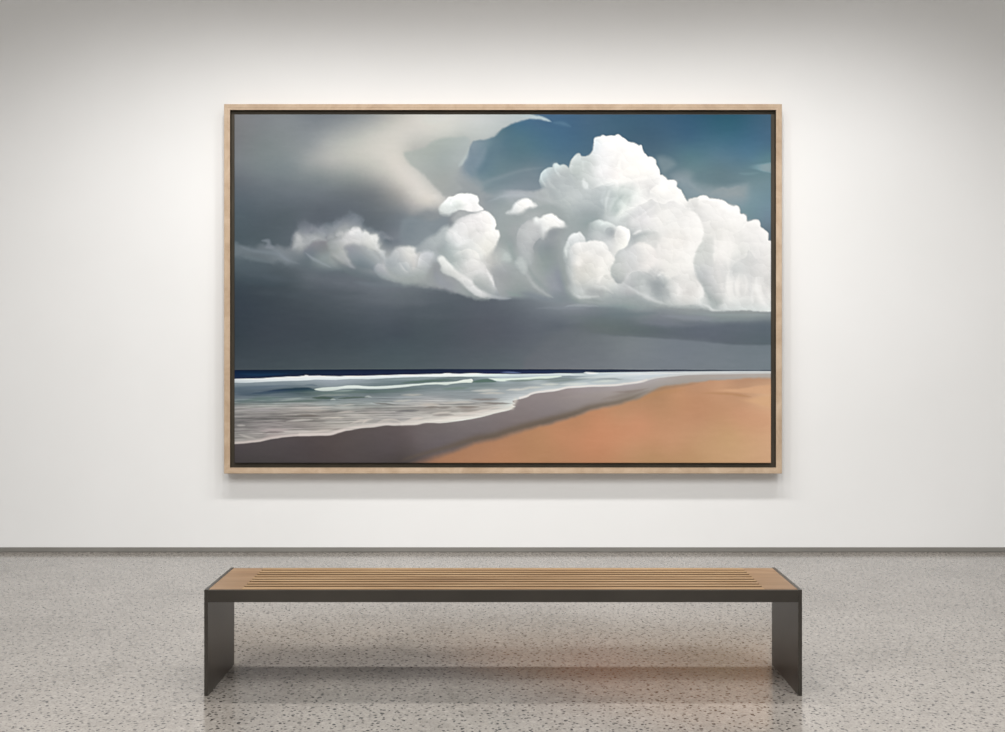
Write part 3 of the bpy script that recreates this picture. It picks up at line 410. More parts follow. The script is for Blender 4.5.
    # ---- billowing relief of the brushwork inside the clouds --------------
    sl = p.box(PX0-2, PY0-2, PX1+2, 313)
    X = p.X[sl]; Y = p.Y[sl]; im = p.img[sl]
    h = np.zeros_like(X)
    rs = np.random.RandomState(11)
    for sp, amp in ((11, 1.0), (6.5, .45)):
        F = np.full(X.shape, 9e9); hx = np.zeros_like(X); hy = np.zeros_like(X)
        xw = X+p.wx[sl]*4; yw = Y+p.wy[sl]*4
        for cy in np.arange(PY0, 316, sp):
            for cx in np.arange(280, PX1+10, sp):
                qx = cx+rs.uniform(-.45, .45)*sp; qy = cy+rs.uniform(-.45, .45)*sp
                b_ = p.box(qx-sp*1.6, qy-sp*1.6, qx+sp*1.6, min(qy+sp*1.6, 313))
                if X[b_].size == 0: continue
                dx = xw[b_]-qx; dy = yw[b_]-qy; dd = dx*dx+dy*dy; m = dd < F[b_]
                F[b_][m] = dd[m]; hx[b_][m] = dx[m]/sp; hy[b_][m] = dy[m]/sp
        h = h+amp*(hx*.5-hy*.9)*np.clip(1-F/sp**2, 0, 1)
    rel = h
    lum = im.mean(-1)
    msk = sst(135, 205, lum)*sst(186, 200, Y+np.clip(X-520, 0, 60))*sst(270, 300, X)*(1-sst(0, 8, 436-X)*sst(0, 8, 212-Y))*(1-.6*sst(225, 245, lum))
    # slight hand-made irregularity of every edge
    j = np.arange(X.shape[1])[None]+p.nz.fbm(X/3.1+9, Y/3.1+4, 2)*.9*sst(120, 150, lum); i = np.arange(X.shape[0])[:, None]+p.nz.fbm(X/3.1+60, Y/3.1+31, 2)*.9*sst(120, 150, lum)
    j = np.clip(j, 0, X.shape[1]-1.01); i = np.clip(i, 0, X.shape[0]-1.01); j0 = j.astype(int); i0 = i.astype(int); fj = (j-j0)[..., None]; fi = (i-i0)[..., None]
    im = (im[i0, j0]*(1-fj)+im[i0, j0+1]*fj)*(1-fi)+(im[i0+1, j0]*(1-fj)+im[i0+1, j0+1]*fj)*fi
    lm = im.mean(-1, keepdims=True); lm = np.where(lm > 150, 208+(lm-208)*1.08, lm)*1.0; mk = (sst(140, 160, lum)*sst(200, 215, Y+np.clip(X-520, 0, 80))*sst(4, 10, X-230))[..., None]
    im = im+(lm+np.clip((238-lm)/70, 0, 1.2)*np.array([-4.5, 1., 3.])-im)*.5*mk
    p.img[sl] = im+(rel*msk*9.5)[..., None]
    # ---- sea -----------------------------------------------------------------
    sky_end = [(228, 369.9), (330, 369.6), (440, 369), (540, 369.2), (640, 369.8), (700, 370.3), (780, 370.5)]
    p.poly(sky_end+[(780, 470), (228, 470)], P('235 373 16 38 68;300 373 22 40 62;370 372 24 36 64;440 371.5 26 38 66;500 371.5 32 42 76;560 371.5 36 50 78;620 370.5 48 60 78;770 371 80 95 104;235 378 28 46 76;300 376 30 40 66'), .5, 1, warp=0, smooth=False)
    p.stroke([(236, 374), (262, 374.5), (290, 373.5)], (22, 60, 94), 1.2, .6); p.stroke([(236, 370.6), (400, 370.2), (600, 370), (771, 371)], (26, 32, 52), .7, .6, taper=False)
    p.stroke([(500, 372.6), (512, 372.4), (522, 372.8)], (120, 140, 180), .8, .7)
    foam_top = [(228, 379.2), (245, 378.8), (262, 378.3), (280, 377.2), (300, 376.3), (304, 375.8), (306, 375), (309, 375.8), (314, 375.8), (320, 375.7), (326, 376.2), (340, 376.4), (348, 376), (360, 376), (380, 375.4), (400, 374.8), (420, 374.4), (440, 374), (447, 373.2), (452, 373.6), (460, 373.8), (470, 373.2), (480, 373.5), (490, 374), (510, 374.2), (540, 374), (560, 373.4), (583, 373), (586, 372), (592, 372.3), (600, 372.6), (620, 372.2), (645, 372), (660, 371.6), (700, 371.4), (735, 370.9), (780, 371)]
    WAT = P('''240 383.5 140 154 160;240 386 112 130 138;240 390 86 106 122;240 394 88 106 120;240 398 112 122 130;240 401 95 115 112;240 406 122 128 131;240 410 150 148 150;240 415 130 128 130;240 422 112 110 114;240 428 118 114 117;240 435 140 137 137;240 441 150 145 143
    270 384 132 148 154;270 388 106 123 136;270 392 78 96 112;270 396 115 130 136;270 401 100 118 114;270 408 140 138 138;270 414 128 124 126;270 420 120 115 118;270 428 146 135 139;270 433 160 150 150
    300 384 132 147 150;300 390 72 92 102;305 394 88 108 105;300 400 130 140 136;300 406 140 140 140;300 415 132 127 124;300 425 127 118 118;300 430 160 150 150
    330 384 146 157 163;330 393 120 138 130;330 398 92 108 102;330 403 145 150 148;330 412 132 127 124;330 420 150 147 143;330 428 150 141 136
    370 383 136 150 150;370 392 92 112 106;370 396 128 134 130;370 402 140 145 142;370 410 145 142 140;370 418 155 152 150;400 381 120 140 138;400 391 112 127 122;400 398 148 150 147;400 408 146 146 145;400 415 144 142 144
    430 379 128 147 143;430 387 124 140 136;430 395 156 157 152;430 405 162 158 153;430 412 150 146 143;430 418 185 180 174;460 378 114 130 124;460 387 130 148 142;460 392 148 154 149;460 400 160 158 152;460 407 145 140 135;460 415 196 191 184
    490 384 126 143 136;490 391 168 172 166;490 399 160 156 151;490 405 165 161 156;490 411 200 195 190;520 381 150 161 158;520 386 155 162 158;520 393 190 190 185;510 402 198 195 188;550 380 150 160 156;550 385 180 185 180;570 380 146 158 156;575 384 198 206 202;600 380 172 182 181;600 384 196 204 202;630 381 198 204 201;600 376 196 207 208;640 376 212 220 223;540 376 205 218 218;500 376 195 212 215;680 374 205 208 208;740 373 205 205 202''')
    sl = p.box(PX0-2, 368, PX1+2, 466)
    WAT[:, 2:5] = WAT[:, 2:5]*.45+(WAT[:, 2:5].mean(1, keepdims=True)+np.where(WAT[:, 1:2] > 403, np.array([6., 6, 3]), np.array([-12., 5, 6])))*.55
    wf = p.field(WAT, sl, .02, ys=2.2)+np.array([0, -2, 4])*(1-sst(396, 408, p.Y[sl]))[..., None]
    n1 = p.nz.fbm(p.X[sl]/38+3, p.Y[sl]/1.15+p.X[sl]*.012, 4); n2 = p.nz.fbm(p.X[sl]/11+30, (p.Y[sl]+p.X[sl]*.03)/1.1, 3)
    amp = sst(390, 406, p.Y[sl])*32*(1-sst(590, 640, p.X[sl]))+9
    wf = wf+sst(392, 404, p.Y[sl])[..., None]*15+(n1*amp+n2*amp*.4)[..., None]*np.array([1, .98, .95])
    a = np.zeros(p.X[sl].shape)
    ft = np.array(foam_top); yt = np.interp(p.X[sl], ft[:, 0], ft[:, 1]); a = sst(-.5, .5, p.Y[sl]-yt)[..., None]
    p.img[sl] = p.img[sl]*(1-a)+wf*a
    p.poly(foam_top[:27]+[(600, 375), (560, 376), (520, 376.5), (485, 376.6), (460, 376.6), (440, 377), (420, 377), (400, 377.6), (380, 378.4), (368, 379.2), (350, 379), (335, 380), (315, 379.8), (300, 380.6), (280, 381.2), (262, 381.8), (245, 382.8), (228, 382.8)],
           P('240 381 210 220 226;270 380 228 236 240;300 378 236 243 247;340 378 228 238 242;400 376 228 238 242;450 375 234 244 244;480 375 226 240 240;520 375 196 210 218;560 375 204 216 222;600 374 216 228 232'), .6, 1, warp=.3, smooth=False)
    p.stroke([(584, 372.6), (590, 373.2), (599, 373.4)], (240, 246, 250), 1, .9)
    p.stroke([(605, 375.2), (640, 374), (690, 372.8), (740, 371.6)], (226, 230, 232), 1.1, .8)
    p.stroke([(640, 373), (690, 371.8), (735, 371.4)], (168, 176, 184), .7, .6)
    # dark wave face left, wave 2, breaker
    p.poly([(252, 393.5), (262, 392), (272, 390.2), (283, 388.7), (296, 388), (308, 388), (315, 389.6), (312, 391.5), (300, 392), (288, 392.5), (272, 393.5), (262, 394.3)], P('262 393 66 86 104;280 391 52 72 92;300 389.5 44 66 80;310 390 60 82 90;300 392 70 92 96'), 1, .9)
    p.stroke([(304, 385.5), (312, 385), (318, 385.8)], (96, 112, 126), .9, .6)
    p.stroke([(236, 388), (260, 387), (290, 385)], (92, 110, 128), 1.4, .5)
    p.stroke([(236, 394), (256, 393.6), (290, 391)], (70, 88, 106), 1.6, .5)
    p.stroke([(240, 402), (262, 398.5), (285, 398)], (92, 116, 110), 2, .5)
    p.stroke([(275, 402.5), (300, 401), (325, 400)], (96, 114, 108), 1.3, .6)
    p.stroke([(278, 401), (292, 399.3), (302, 397.5)], (165, 178, 172), 1.1, .5)
    p.poly([(314.5, 389.2), (322, 387.6), (332, 387.2), (340, 386.6), (348, 385.4), (356, 385.3), (364, 386), (374, 386.4), (384, 386), (396, 385.2), (408, 384.3), (420, 383.6), (432, 382.6), (444, 382.2), (456, 381.4), (463, 379.8), (468, 379.2), (472, 379), (472.3, 382.4), (464, 382.7), (452, 383.8), (446, 385), (438, 384.4), (425, 384.8), (410, 386.4), (395, 388), (380, 389), (368, 389), (356, 388.4), (344, 388.8), (334, 390.6), (325, 391.1), (319, 390.6)],
           P('320 389 208 220 216;340 388 216 228 226;360 387 222 234 232;400 386 214 226 224;440 383 214 226 222;468 381 226 236 228'), .6, 1, warp=.3)
    p.stroke([(300, 392.5), (320, 393), (350, 392), (390, 391), (430, 388)], (98, 118, 112), 1.8, .5)
    p.stroke([(332, 391.8), (345, 390.8), (356, 390)], (170, 186, 180), 1, .5)
    p.stroke([(400, 382.6), (415, 382), (440, 380.2), (455, 379.8)], (84, 106, 98), 1.3, .8)
    p.stroke([(380, 380), (410, 379), (440, 378)], (158, 174, 176), 1.2, .5)
    p.poly([(472, 382), (476, 380.4), (482, 379.2), (488, 378.8), (493, 380.2), (496, 382), (485, 382.4), (476, 382.6)], (88, 112, 104), .9, .9, warp=.2)
    p.poly([(489, 378.2), (500, 378.4), (515, 378), (530, 377.2), (545, 376), (560, 375.6), (560, 376.8), (545, 378.6), (530, 379.4), (520, 379.6), (510, 380.2), (504, 381.4), (497, 381), (493, 379.6)], (222, 236, 228), .7, .95, warp=.3)
    p.stroke([(505, 380.4), (512, 380.9), (524, 380.6), (536, 379.4), (548, 379.4), (570, 378.2)], (118, 136, 126), .9, .7)
    p.stroke([(545, 382), (558, 381), (572, 379.8), (590, 379)], (122, 136, 132), 1.2, .5)
    p.stroke([(575, 378), (600, 377), (640, 376)], (216, 224, 224), 1.1, .6)
    p.poly([(312, 397.8), (320, 396.6), (330, 397.2), (334, 398.6), (322, 399.2)], (74, 92, 84), .8, .85)
    p.poly([(338, 398.4), (348, 397), (360, 396.6), (368, 397.4), (356, 398.4), (344, 399)], (84, 100, 94), .8, .8)
    p.stroke([(330, 400.4), (333, 399.2), (336, 400)], (218, 226, 222), 1, .5); p.stroke([(364, 397.4), (368, 396.4), (372, 397.4)], (216, 224, 220), 1, .45)
    p.stroke([(316, 396), (330, 395.2), (350, 394.8)], (156, 166, 160), 1, .5)
    # streaks of foam over the shallows
    import random
    R = random.Random(3)
    for (x0, y0, x1, y1, c, w) in [(240, 410, 285, 408.5, (172, 170, 172), 1.1), (290, 407.5, 335, 407, (205, 200, 196), 1.1), (250, 412, 280, 410.5, (165, 162, 165), 1), (300, 411, 330, 410, (182, 176, 170), 1), (296, 415, 320, 415.5, (118, 112, 108), 1.3), (318, 418.5, 338, 418, (196, 190, 184), 1), (285, 422, 314, 419.5, (205, 202, 198), 1.2), (236, 425, 246, 425, (190, 186, 184), 1.2), (260, 431, 290, 429.5, (188, 176, 176), 1.3), (262, 433.5, 285, 431.8, (128, 118, 120), 1.1), (238, 434, 256, 438.5, (192, 188, 184), 1.3), (262, 438, 285, 434, (178, 166, 166), 1.5), (334, 405.5, 356, 404.8, (190, 190, 186), 1), (336, 413, 356, 411.5, (196, 190, 184), 1.2), (344, 415.2, 372, 415, (200, 196, 192), .9), (330, 418.4, 345, 417.6, (205, 200, 192), 1), (372, 402.8, 396, 404.4, (110, 112, 110), .9), (392, 401, 412, 400, (196, 196, 190), 1.1), (400, 395, 424, 394.6, (190, 190, 184), 1.1), (420, 404.5, 440, 404, (205, 198, 190), 1.3), (395, 412, 420, 410, (112, 112, 114), 1.2), (424, 408, 440, 407, (128, 122, 118), 1.2), (410, 419, 424, 417.6, (218, 212, 206), 1.4), (432, 414, 452, 412, (210, 205, 198), 1.3), (470, 391, 500, 390.2, (204, 205, 200), 1.3), (478, 393.4, 506, 393, (198, 196, 190), 1), (470, 399.4, 500, 398.6, (124, 118, 114), 1.1), (480, 403, 510, 403.5, (128, 122, 118), 1.1), (436, 407, 452, 407, (126, 122, 118), 1.2), (455, 407.4, 480, 407, (130, 122, 116), 1.3), (440, 402.6, 475, 402.2, (200, 196, 190), 1.2), (460, 411, 480, 410.4, (150, 144, 138), 1.4), (432, 415, 455, 415, (150, 145, 142), 1.3), (505, 390, 530, 388.5, (214, 214, 208), 1.2), (520, 388, 545, 387, (204, 206, 200), 1.1), (540, 384.5, 560, 383.6, (210, 214, 208), 1.2), (560, 384.4, 590, 383, (216, 222, 218), 1.4), (590, 382, 620, 381, (214, 222, 218), 1.3), (596, 379, 625, 379.6, (150, 160, 160), .9), (440, 389, 470, 387.8, (112, 132, 124), 1.3)]:
        p.stroke([(x0, y0), ((x0+x1)/2, (y0+y1)/2+R.uniform(-.5, .5)), (x1, y1)], c, w, .75, warp=.8)
    # ---- beach ---------------------------------------------------------------
    shore = [(228, 444.6), (240, 443.6), (250, 442.6), (260, 441.4), (270, 439.2), (285, 437), (300, 436), (318, 435.6), (330, 435.2), (337, 433.2), (344, 431.2), (352, 429.8), (362, 428.2), (374, 427.2), (386, 425.4), (395, 425.8), (405, 425), (417, 424.6), (425, 423), (432, 422.6), (440, 423), (452, 421.8), (465, 420), (478, 417.8), (490, 414.8), (500, 412.2), (508, 410.4), (511.5, 409)]
    zig = [(512, 407.6), (515.6, 406.6), (513, 405.6), (512.4, 404.6), (515, 403.6), (512.8, 402.2), (512.6, 401), (516, 400)]
    shore2 = [(520, 399), (527, 397), (531, 394.8), (536, 393.4), (545, 392.2), (555, 391), (562, 389.4), (568, 388.2), (578, 387.6), (592, 386.6), (600, 386.5), (615, 386), (625, 384.8), (635, 383.6), (643, 382), (648, 380.4), (655, 378.6), (665, 377.4), (680, 375.6), (700, 374.6), (730, 374), (780, 373.6)]
    s1 = list(map(tuple, smooth_line(shore))); s2 = list(map(tuple, smooth_line(shore2)))
    WET = P('''240 450 80 74 78;240 460 73 69 71;270 445 84 78 81;300 440 84 76 79;300 455 80 73 76;330 445 86 76 76;350 460 84 76 77;370 435 92 84 85;390 450 88 80 83;400 432 98 88 90;400 460 80 72 71;420 440 107 98 101;440 430 112 104 106;440 443 108 100 105;460 425 121 113 115;480 425 122 114 117;480 434 116 107 110;500 415 130 120 122;520 408 135 125 126;520 420 130 119 120;540 400 142 132 134;550 410 137 128 131;560 395 148 138 138;580 395 155 145 146;580 403 148 139 139;600 390 160 152 154;610 397 158 148 144;630 390 163 155 154;630 395 150 140 130;650 385 168 162 160;680 379 172 165 159;720 376.5 178 170 163;770 375.5 186 178 170''')
    p.poly(s1+zig+s2+[(780, 475), (228, 475)], np.hstack([WET[:, :2], WET[:, 2:5]*.65+(WET[:, 2:5].mean(1, keepdims=True)+np.array([3., -1, -1]))*.35+1]), .6, 1, warp=.25, smooth=False)
    sl = p.box(PX0-2, 372, PX1+2, 466)
    # white lip of the last wave
    def lip(line, off, w, al, col):
        q = np.array(line); p.stroke(list(map(tuple, q+np.array([0, -off]))), col, w, al, taper=False, warp=.4, smooth=False)
    lip([t for t in s1 if t[0] <= 345], 1.2, 1.3, .8, (214, 203, 200)); lip([t for t in s1 if 300 <= t[0] <= 420], 1.7, 1.6, .75, (222, 214, 210)); lip([t for t in s1 if t[0] >= 400], 1.7, 1.8, .7, (226, 222, 216))
    lip(zig[:1]+zig[-1:], 0, 2.2, .6, (226, 222, 214)); lip(s2[:60], 1.0, 1.1, .85, (234, 228, 224)); lip(s2[56:], .8, .9, .5, (216, 212, 208))
    for pts in [[(310, 432.5), (322, 430.5), (338, 428.5)], [(362, 424.5), (366, 420.5), (374, 419)], [(376, 424), (384, 420.6), (394, 420), (402, 422)], [(404, 422), (415, 418.6), (425, 419)], [(350, 424), (360, 421), (368, 421)], [(432, 419.5), (450, 417), (470, 413.5), (490, 409), (506, 405)]]:
        p.stroke(pts, (216, 208, 202), 1.3, .65)
    # dry sand
    dry = [(402, 469), (414, 464.5), (427, 460), (441, 455), (459, 449.5), (475, 442.8), (495, 439), (517, 432.5), (540, 426), (560, 421), (576, 416), (590, 410.5), (608, 407), (624, 402.5), (640, 398.5), (650, 393), (660, 387.5), (688, 383.3), (717, 379.6), (745, 378.5), (780, 378)]
    p.stroke([(400, 461), (412, 457), (437, 450), (457, 444.5), (475, 439), (495, 435.5), (517, 428.5), (540, 422.5), (560, 417.5), (576, 413), (590, 407.5), (608, 404), (626, 399.5), (650, 390)], (104, 91, 76), 4, .7)
    p.poly(dry+[(780, 475), (390, 475)], P('''415 463 150 112 88;440 460 172 126 94;460 455 176 129 95;480 450 178 131 97;500 455 186 136 99;520 445 182 134 97;540 440 186 138 99;560 435 194 140 102;560 455 187 137 99;580 425 190 138 100;590 440 202 143 105;600 418 198 142 104;600 455 196 140 102;620 415 196 146 108;620 435 205 147 109;630 450 200 150 111;640 425 206 149 112;640 405 190 143 106;650 455 191 147 106;660 400 184 140 103;660 420 196 147 109;670 440 204 154 116;680 390 198 150 112;690 455 197 154 112;700 400 195 146 109;700 420 198 149 112;700 440 204 160 119;720 385 204 158 122;740 400 202 156 119;740 415 210 159 122;765 415 218 168 130;730 435 208 166 122;765 440 219 174 134;720 455 208 166 123;765 458 218 174 134;765 381 198 156 122;765 390 218 176 140;765 402 222 179 140;690 384 190 146 112;740 380 190 148 116;720 410 200 152 114''')+np.array([0, 0, 0, 2, 6]), 2.6, 1, warp=1.2, smooth=False, soft=[(717, 379, 50, 1.4), (665, 386, 20, 1.8), (428, 460, 36, 6), (500, 437, 50, 4)])
    p.stroke([(636, 403), (650, 396), (668, 391), (690, 389)], (184, 140, 100), 3, .35)
    p.poly([(708, 391), (722, 389), (740, 388.5), (760, 386), (780, 385), (780, 394), (745, 393), (725, 392)], (221, 176, 140), 1.5, .8, fade=(706, 391, 735, 391))
    p.stroke([(700, 393), (722, 393.4), (742, 395.5), (752, 397)], (188, 144, 107), 1.6, .7)
    p.poly([(735, 399.5), (748, 399), (765, 396), (780, 395), (780, 408), (760, 405), (748, 402)], (224, 180, 140), 2.4, .7, fade=(733, 400, 756, 401))
    p.stroke([(645, 393.5), (665, 388), (700, 383)], (140, 122, 104), 2, .4)
    p.stroke([(600, 400), (622, 395), (645, 390)], (134, 124, 116), 2, .4); p.stroke([(612, 392), (630, 391.5), (650, 388)], (126, 112, 104), 1.2, .35)
    p.stroke([(560, 398), (600, 394), (620, 393)], (165, 157, 152), 3, .3)
    im = p.img; bl = im.copy()
    for _ in range(3):
        bl[1:-1] = (bl[:-2]+bl[1:-1]*2+bl[2:])/4; bl[:, 1:-1] = (bl[:, :-2]+bl[:, 1:-1]*2+bl[:, 2:])/4
    p.img = np.clip(im+(im-bl)*.8, 0, 253)
    # ---- paint texture -------------------------------------------------------
    g = p.nz.fbm(p.X/14+7, p.Y/3.5+5, 4)*3.2+p.nz.fbm(p.X/3+70, p.Y/2+15, 2)*1.8
    p.img += g[..., None]*(.5+.5*(p.img.mean(-1, keepdims=True)/255))
    return np.clip(p.img, 0, 255)/255

PAINT_GAIN = .82; EXPO = 0.12; F_IOR = 1.68
AX = (-2.3, -1.15, 0, 1.15, 2.3); A_Y = 5.8; A_T = 7.05; A_W, A_SIZE, A_BLEND = 152, 114, .72
BXS = (-2.2, -.75, .75, 2.2); B_Y = 2.25; B_T = 5.4; B_W, B_SIZE = 100, 54
P_W = 655; P_Y = .8

# ============================ the gallery ==================================
import bpy, bmesh, math, random
from mathutils import Vector
random.seed(7)
SC = bpy.context.scene; COL = SC.collection
F = 1145.0; EYE = 1.5; HY = 341.0; CX = 502.5
WALL = 8.14                                   # distance from the eye to the end wall
CEIL = 4.95; SIDE = 8.2; BACK = -5.0

def link(name, me, mat=None, parent=None):
    o = bpy.data.objects.new(name, me); COL.objects.link(o)
    if mat:
        for m in (mat if isinstance(mat, (list, tuple)) else [mat]): me.materials.append(m)
    if parent: o.parent = parent
    return o

def obj(name, bm, mat, parent=None, bevel=0):
    bmesh.ops.recalc_face_normals(bm, faces=bm.faces)
    me = bpy.data.meshes.new(name); bm.to_mesh(me); bm.free()
    o = link(name, me, mat, parent)
    if bevel:
        b = o.modifiers.new('bevel', 'BEVEL'); b.width = bevel; b.segments = 2; b.limit_method = 'ANGLE'
    return o

def box(bm, x0, x1, y0, y1, z0, z1):
    v = [bm.verts.new((x, y, z)) for x in (x0, x1) for y in (y0, y1) for z in (z0, z1)]
    for f in ((0, 1, 3, 2), (4, 6, 7, 5), (0, 4, 5, 1), (2, 3, 7, 6), (0, 2, 6, 4), (1, 5, 7, 3)): bm.faces.new([v[i] for i in f])

def one_box(*a):
    bm = bmesh.new(); box(bm, *a); return bm

def lin(c): return tuple(((v/255)/12.92 if v/255 <= .04045 else ((v/255+.055)/1.055)**2.4) for v in c)

class NT:
    def __init__(s, name, rough=.5, metal=0, spec=.5):
        s.m = bpy.data.materials.new(name); s.m.use_nodes = True; s.t = s.m.node_tree
        s.b = s.t.nodes['Principled BSDF']; s.b.inputs['Roughness'].default_value = rough
        s.b.inputs['Metallic'].default_value = metal; s.b.inputs['Specular IOR Level'].default_value = spec
    def n(s, typ, **kw):
        n = s.t.nodes.new(typ)
        for k, v in kw.items():
            if k in n.inputs: n.inputs[k].default_value = v
            else: setattr(n, k, v)
        return n
    def l(s, a, b): s.t.links.new(a, b)
    def ramp(s, src, stops):
        r = s.t.nodes.new('ShaderNodeValToRGB'); e = r.color_ramp.elements
        while len(e) < len(stops): e.new(.5)
        for i, (p, c) in enumerate(stops): e[i].position = p; e[i].color = (*c, 1) if len(c) == 3 else c
        s.l(src, r.inputs[0]); return r.outputs[0]
    def coord(s, scale=(1, 1, 1), rot=(0, 0, 0)):
        tc = s.n('ShaderNodeTexCoord'); mp = s.n('ShaderNodeMapping'); mp.inputs['Scale'].default_value = scale; mp.inputs['Rotation'].default_value = rot
        s.l(tc.outputs['Object'], mp.inputs[0]); return mp.outputs[0]
    def mix(s, kind, fac, a, b):
        m = s.t.nodes.new('ShaderNodeMix'); m.data_type = 'RGBA'; m.blend_type = kind
        for sock, v in ((m.inputs[0], fac), (m.inputs[6], a), (m.inputs[7], b)):
            if hasattr(v, 'is_output'): s.l(v, sock)
            elif isinstance(v, (int, float)): sock.default_value = v
            else: sock.default_value = (*v, 1)
        return m.outputs[2]

G = (0, 0, 0); W1 = (1, 1, 1)
def wall_mat():
    t = NT('white_plaster', .75, spec=.25)
    n = t.n('ShaderNodeTexNoise', Scale=1.3, Detail=3); t.l(t.coord(), n.inputs['Vector'])
    c = t.ramp(n.outputs[0], [(.3, (.795, .795, .79)), (.7, (.815, .815, .812))]); t.l(c, t.b.inputs['Base Color'])
    n2 = t.n('ShaderNodeTexNoise', Scale=160, Detail=2); t.l(t.coord(), n2.inputs['Vector'])
    bp = t.n('ShaderNodeBump', Strength=.04, Distance=.002); t.l(n2.outputs[0], bp.inputs['Height']); t.l(bp.outputs[0], t.b.inputs['Normal'])
    return t.m

def floor_mat():
    t = NT('polished_concrete', .16, spec=.5); t.b.inputs['IOR'].default_value = F_IOR
    co = t.coord()
    big = t.n('ShaderNodeTexNoise', Scale=.9, Detail=5, Roughness=.6); t.l(co, big.inputs['Vector'])
    base = t.ramp(big.outputs[0], [(.25, FLO), (.72, FHI)])
    mid = t.n('ShaderNodeTexNoise', Scale=7, Detail=6, Roughness=.7); t.l(co, mid.inputs['Vector'])
    base = t.mix('MULTIPLY', 1.0, base, t.ramp(mid.outputs[0], [(.30, (.80, .795, .78)), (.5, (1, 1, 1)), (.7, (1.0, .995, .98))]))
    # fine sand grain
    fine = t.n('ShaderNodeTexNoise', Scale=75, Detail=4, Roughness=.75); t.l(co, fine.inputs['Vector'])
    base = t.mix('MULTIPLY', 1.0, base, t.ramp(fine.outputs[0], [(.32, (.66, .65, .63)), (.44, (.97, .97, .97)), (.62, (1, 1, 1))]))
    # warped coordinates so the stones are angular and irregular
    wn = t.n('ShaderNodeTexNoise', Scale=40, Detail=2); t.l(co, wn.inputs['Vector'])
    vm = t.n('ShaderNodeVectorMath', operation='MULTIPLY_ADD'); t.l(wn.outputs['Color'], vm.inputs[0]); vm.inputs[1].default_value = (.02, .02, .02); t.l(co, vm.inputs[2])
    patch = t.n('ShaderNodeTexNoise', Scale=2.6, Detail=5, Roughness=.65); t.l(co, patch.inputs['Vector'])
    def specks(scale, dens, r0, r1, col, strength, seed):
        nonlocal base
        v = t.n('ShaderNodeTexVoronoi', Scale=scale); v.voronoi_dimensions = '2D'
        sh = t.n('ShaderNodeVectorMath', operation='ADD'); t.l(vm.outputs[0], sh.inputs[0]); sh.inputs[1].default_value = (seed, seed*1.7, 0)
        t.l(sh.outputs[0], v.inputs['Vector'])
        d = t.ramp(v.outputs['Distance'], [(r0, W1), (r1, G)])
        sep = t.n('ShaderNodeSeparateColor'); t.l(v.outputs['Color'], sep.inputs[0])
        ad = t.n('ShaderNodeMath', operation='MULTIPLY_ADD'); t.l(patch.outputs[0], ad.inputs[0]); ad.inputs[1].default_value = -2.3; 
        t.l(sep.outputs[0], ad.inputs[2])          # more stones where the patch noise is high
        s = t.ramp(ad.outputs[0], [(dens-1.17, W1), (dens-1.15, G)])
        m = t.n('ShaderNodeMath', operation='MULTIPLY'); t.l(d, m.inputs[0]); t.l(s, m.inputs[1])
        m2 = t.n('ShaderNodeMath', operation='MULTIPLY'); t.l(m.outputs[0], m2.inputs[0]); t.l(sep.outputs[1], m2.inputs[1])
        m3 = t.n('ShaderNodeMath', operation='MULTIPLY', use_clamp=True); t.l(m2.outputs[0], m3.inputs[0]); m3.inputs[1].default_value = strength
        base = t.mix('MIX', m3.outputs[0], base, col)
    specks(24, .70, .15, .34, tuple(v*1.08 for v in FHI), .5, 3)
    specks(36, .62, .12, .26, tuple(v*.45 for v in FLO), .3, 5)
    specks(31, .33, .08, .20, (.035, .03, .027), 2.2, 9)
    specks(18, .38, .07, .14, (.025, .022, .02), 2.6, 13)
    specks(70, .62, .14, .30, tuple(v*.35 for v in FLO), .55, 21)
    t.l(base, t.b.inputs['Base Color'])
    r = t.ramp(mid.outputs[0], [(.3, (.17,)*3), (.7, (.12,)*3)]); t.l(r, t.b.inputs['Roughness'])
    bp = t.n('ShaderNodeBump', Strength=.05, Distance=.001); t.l(fine.outputs[0], bp.inputs['Height']); t.l(bp.outputs[0], t.b.inputs['Normal'])
    return t.m

def wood_mat(name, c0, c1, c2, scale, rough=.45, rot=(0, 0, 0), board=None):
    t = NT(name, rough, spec=.35)
    co = t.coord(scale, rot)
    n = t.n('ShaderNodeTexNoise', Scale=1.0, Detail=7, Roughness=.65, Distortion=.6); t.l(co, n.inputs['Vector'])
    c = t.ramp(n.outputs[0], [(.3, c0), (.5, c1), (.7, c2)])
    if board:                                       # each board its own tone
        tc = t.n('ShaderNodeTexCoord'); sp = t.n('ShaderNodeSeparateXYZ'); t.l(tc.outputs['Object'], sp.inputs[0])
        d = t.n('ShaderNodeMath', operation='DIVIDE'); t.l(sp.outputs[1], d.inputs[0]); d.inputs[1].default_value = board
        f = t.n('ShaderNodeMath', operation='FLOOR'); t.l(d.outputs[0], f.inputs[0])
        w = t.n('ShaderNodeTexWhiteNoise'); w.noise_dimensions = '1D'; t.l(f.outputs[0], w.inputs['W'])
        c = t.mix('MULTIPLY', 1.0, c, t.ramp(w.outputs[0], [(0, (.84, .82, .80)), (1, (1.06, 1.04, 1.02))]))
    t.l(c, t.b.inputs['Base Color'])
    bp = t.n('ShaderNodeBump', Strength=.08, Distance=.001); t.l(n.outputs[0], bp.inputs['Height']); t.l(bp.outputs[0], t.b.inputs['Normal'])
    return t.m

def metal_mat(name, c, rough=.42, metal=.6, var=.12, spec=.5):
    t = NT(name, rough, metal, spec)
    n = t.n('ShaderNodeTexNoise', Scale=3, Detail=4); t.l(t.coord((1, 1, 1)), n.inputs['Vector'])
    k = 1-var
    t.l(t.ramp(n.outputs[0], [(.3, tuple(v*k for v in c)), (.7, c)]), t.b.inputs['Base Color'])
    return t.m

